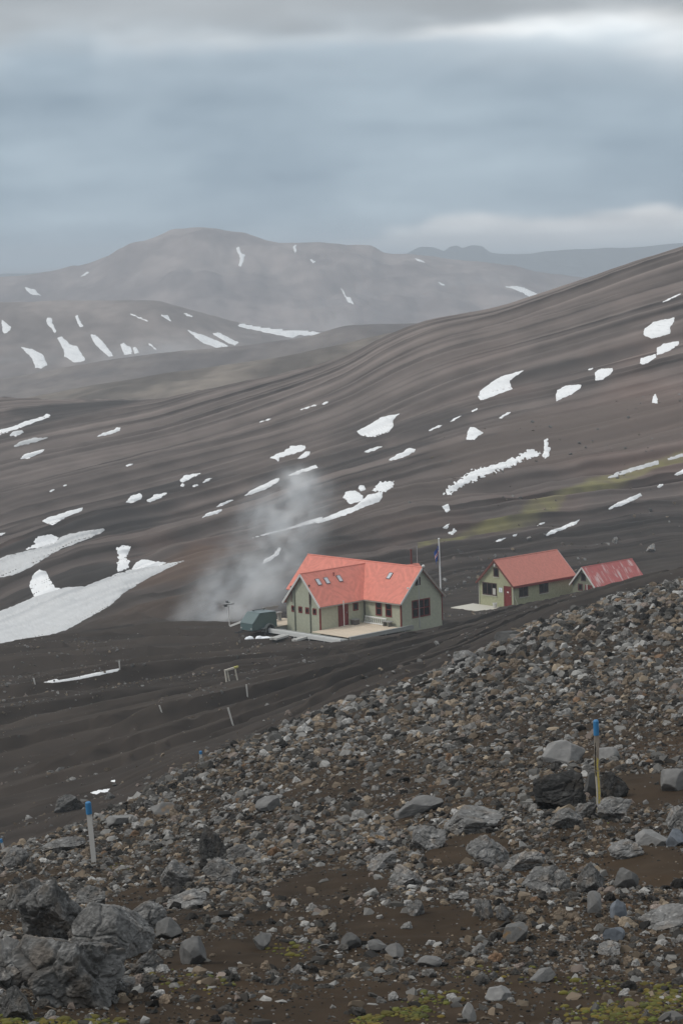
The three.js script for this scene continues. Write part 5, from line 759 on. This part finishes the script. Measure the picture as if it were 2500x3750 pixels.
  far.forEach((list, k) => { const im = new THREE.InstancedMesh(variants[k], stoneMat, list.length); im.name = 'gravel'; im.userData.kind = 'stuff'; im.castShadow = im.receiveShadow = true; list.forEach((s, i) => { im.setMatrixAt(i, stoneMatrix(s, M)); im.setColorAt(i, col(s.tone[0] * s.jit, s.tone[1] * s.jit, s.tone[2] * s.jit)); }); h2.add(im); });
}
{ // moss cushions at the foot of the frame
  const r = rng(88), list = [], spots = [[2300, 3710, 330, 50, 330], [2440, 3650, 130, 70, 260], [1600, 3660, 160, 40, 90], [1500, 3710, 140, 40, 110], [1340, 3735, 90, 30, 90], [60, 3740, 180, 40, 200], [300, 3745, 220, 20, 120], [2200, 3610, 260, 50, 70], [1850, 3570, 260, 60, 40], [440, 3175, 60, 24, 40], [580, 3115, 60, 28, 50], [1050, 3480, 120, 40, 40], [2185, 3000, 60, 30, 25], [700, 3600, 300, 60, 60]];
  for (const [u, v, w, h, n] of spots) for (let i = 0; i < n; i++) { const g = () => (r() + r() + r() - 1.5) / 1.5, p = ground.hit(u + w * g(), v + h * g(), 0.6, 4); if (p) list.push([p, 0.008 + 0.04 * r() * r() * r(), r(), r()]); }
  let g = new THREE.IcosahedronGeometry(1, 4); g.deleteAttribute('normal'); g.deleteAttribute('uv'); g = mergeVertices(g, 1e-4); const q = g.attributes.position; for (let i = 0; i < q.count; i++) { const x = q.getX(i), y = q.getY(i), z = q.getZ(i), n = 1 + 0.35 * fbm(x * 2.5, y * 2.5, z * 2.5, 3) + 0.12 * noise(x * 9, y * 9, z * 9); q.setXYZ(i, x * n * 1.3, y * n * 0.55, z * n); } g.computeVertexNormals();
  const im = new THREE.InstancedMesh(g, mat(1, 1, 1, 1), list.length); im.name = 'moss'; im.userData = { kind: 'stuff', label: 'yellow green moss cushions along the bottom of the slope', category: 'moss' };
  list.forEach(([p, s, a, b], i) => { M.compose(new THREE.Vector3(p.x, p.y + s * 0.15, p.z), new THREE.Quaternion().setFromAxisAngle(UP, a * 6.28), new THREE.Vector3(s, s, s)); im.setMatrixAt(i, M); const k = 0.55 + 0.7 * b; im.setColorAt(i, col(0.095 * k * (0.8 + 0.5 * a), 0.088 * k, 0.015 * k)); }); scene.add(im);
}
// steam and mist: many thin curved layers one behind the other, each as dense as the vapour there
function vapour(name, label, spine, z0, thick, layers, dense, scale, seed, ax, ay) {
  const NU = 100, NV = 60, pos = [], cc = [], idx = [];
  for (let k = 0; k < layers; k++) {
    const base = pos.length / 3, f = (k + 0.5) / layers - 0.5;
    for (let i = 0; i <= NU; i++) { const t = i / NU * (spine.length - 1), q = Math.min(spine.length - 2, Math.floor(t)), [u, v, w, d] = spine[q].map((c, n) => lerp(c, spine[q + 1][n], smooth(0, 1, t - q) * 0.5 + (t - q) * 0.5));
      for (let j = 0; j <= NV; j++) {
        const e = j / NV * 2 - 1, dep = z0 + f * thick * 2 + thick * 0.5 * noise(e * 1.2 + seed, t * 0.6, k * 0.3), p = P(u + ax * e * w * 1.6, v + ay * e * w * 1.6, dep);
        const n = fbm(p.x / scale + seed, p.y / scale - 0.3 * p.x / scale, p.z / scale, 5), env = Math.exp(-e * e * 2.4) * (1 - e * e) * (1 - 3.4 * f * f) * smooth(0, 0.06, i / NU) * (1 - smooth(0.82, 1, i / NU)), low = smooth(-0.1, 0.8, p.y - ground.height(p.x, -p.z));
        pos.push(p.x, p.y, p.z); cc.push(1, 1, 1, clamp(d * env * low * smooth(-0.34, 0.42, n + 0.3 * noise(p.x / scale * 3.5, p.y / scale * 3.5 + seed, p.z / scale * 3.5)) * dense, 0, 1)); } }
    for (let i = 0; i < NU; i++) for (let j = 0; j < NV; j++) { const a = base + i * (NV + 1) + j, b = a + NV + 1; idx.push(a, b, a + 1, b, b + 1, a + 1); }
  }
  const g = new THREE.BufferGeometry(); g.setAttribute('position', new THREE.Float32BufferAttribute(pos, 3)); g.setAttribute('color', new THREE.Float32BufferAttribute(cc, 4)); g.setIndex(idx); g.computeVertexNormals();
  const m = part(numbered(name), g, new THREE.MeshPhysicalMaterial({ color: col(0.97, 0.97, 0.97), vertexColors: true, transparent: true, opacity: 0.25, roughness: 1, specularIntensity: 0, transmission: 0.5, thickness: 0, side: THREE.DoubleSide, depthWrite: false }), scene); m.userData = { kind: 'stuff', label, category: 'vapour' };
}
vapour('steam', 'pale steam drifting up from the ground behind the trailer', [[720, 2350, 80, 0.5], [770, 2300, 110, 0.9], [840, 2215, 130, 1], [930, 2120, 150, 1], [985, 2040, 140, 0.95], [1020, 1960, 130, 0.95], [1050, 1880, 125, 1], [1090, 1810, 120, 1], [1125, 1745, 95, 0.8], [1150, 1690, 60, 0.4]], 222, 6, 14, 1.35, 3.8, 3.3, 0.97, 0.25);
vapour('mist', 'thin mist lying in the valley in front of the peak', [[700, 1290, 70, 0.3], [1000, 1250, 90, 0.7], [1300, 1215, 110, 1], [1600, 1170, 110, 1], [1900, 1110, 90, 0.7], [2150, 1050, 70, 0.3]], 1500, 60, 5, 0.7, 60, 8.1, 0.1, 1);
vapour('mist', 'faint mist over the foot of the snow-streaked hill', [[-150, 1390, 60, 0.5], [200, 1360, 70, 0.8], [600, 1310, 70, 1], [900, 1270, 80, 1], [1250, 1220, 90, 0.9], [1600, 1170, 60, 0.3]], 900, 30, 4, 0.6, 40, 2.1, 0.1, 1);
renderer.render(scene, camera);
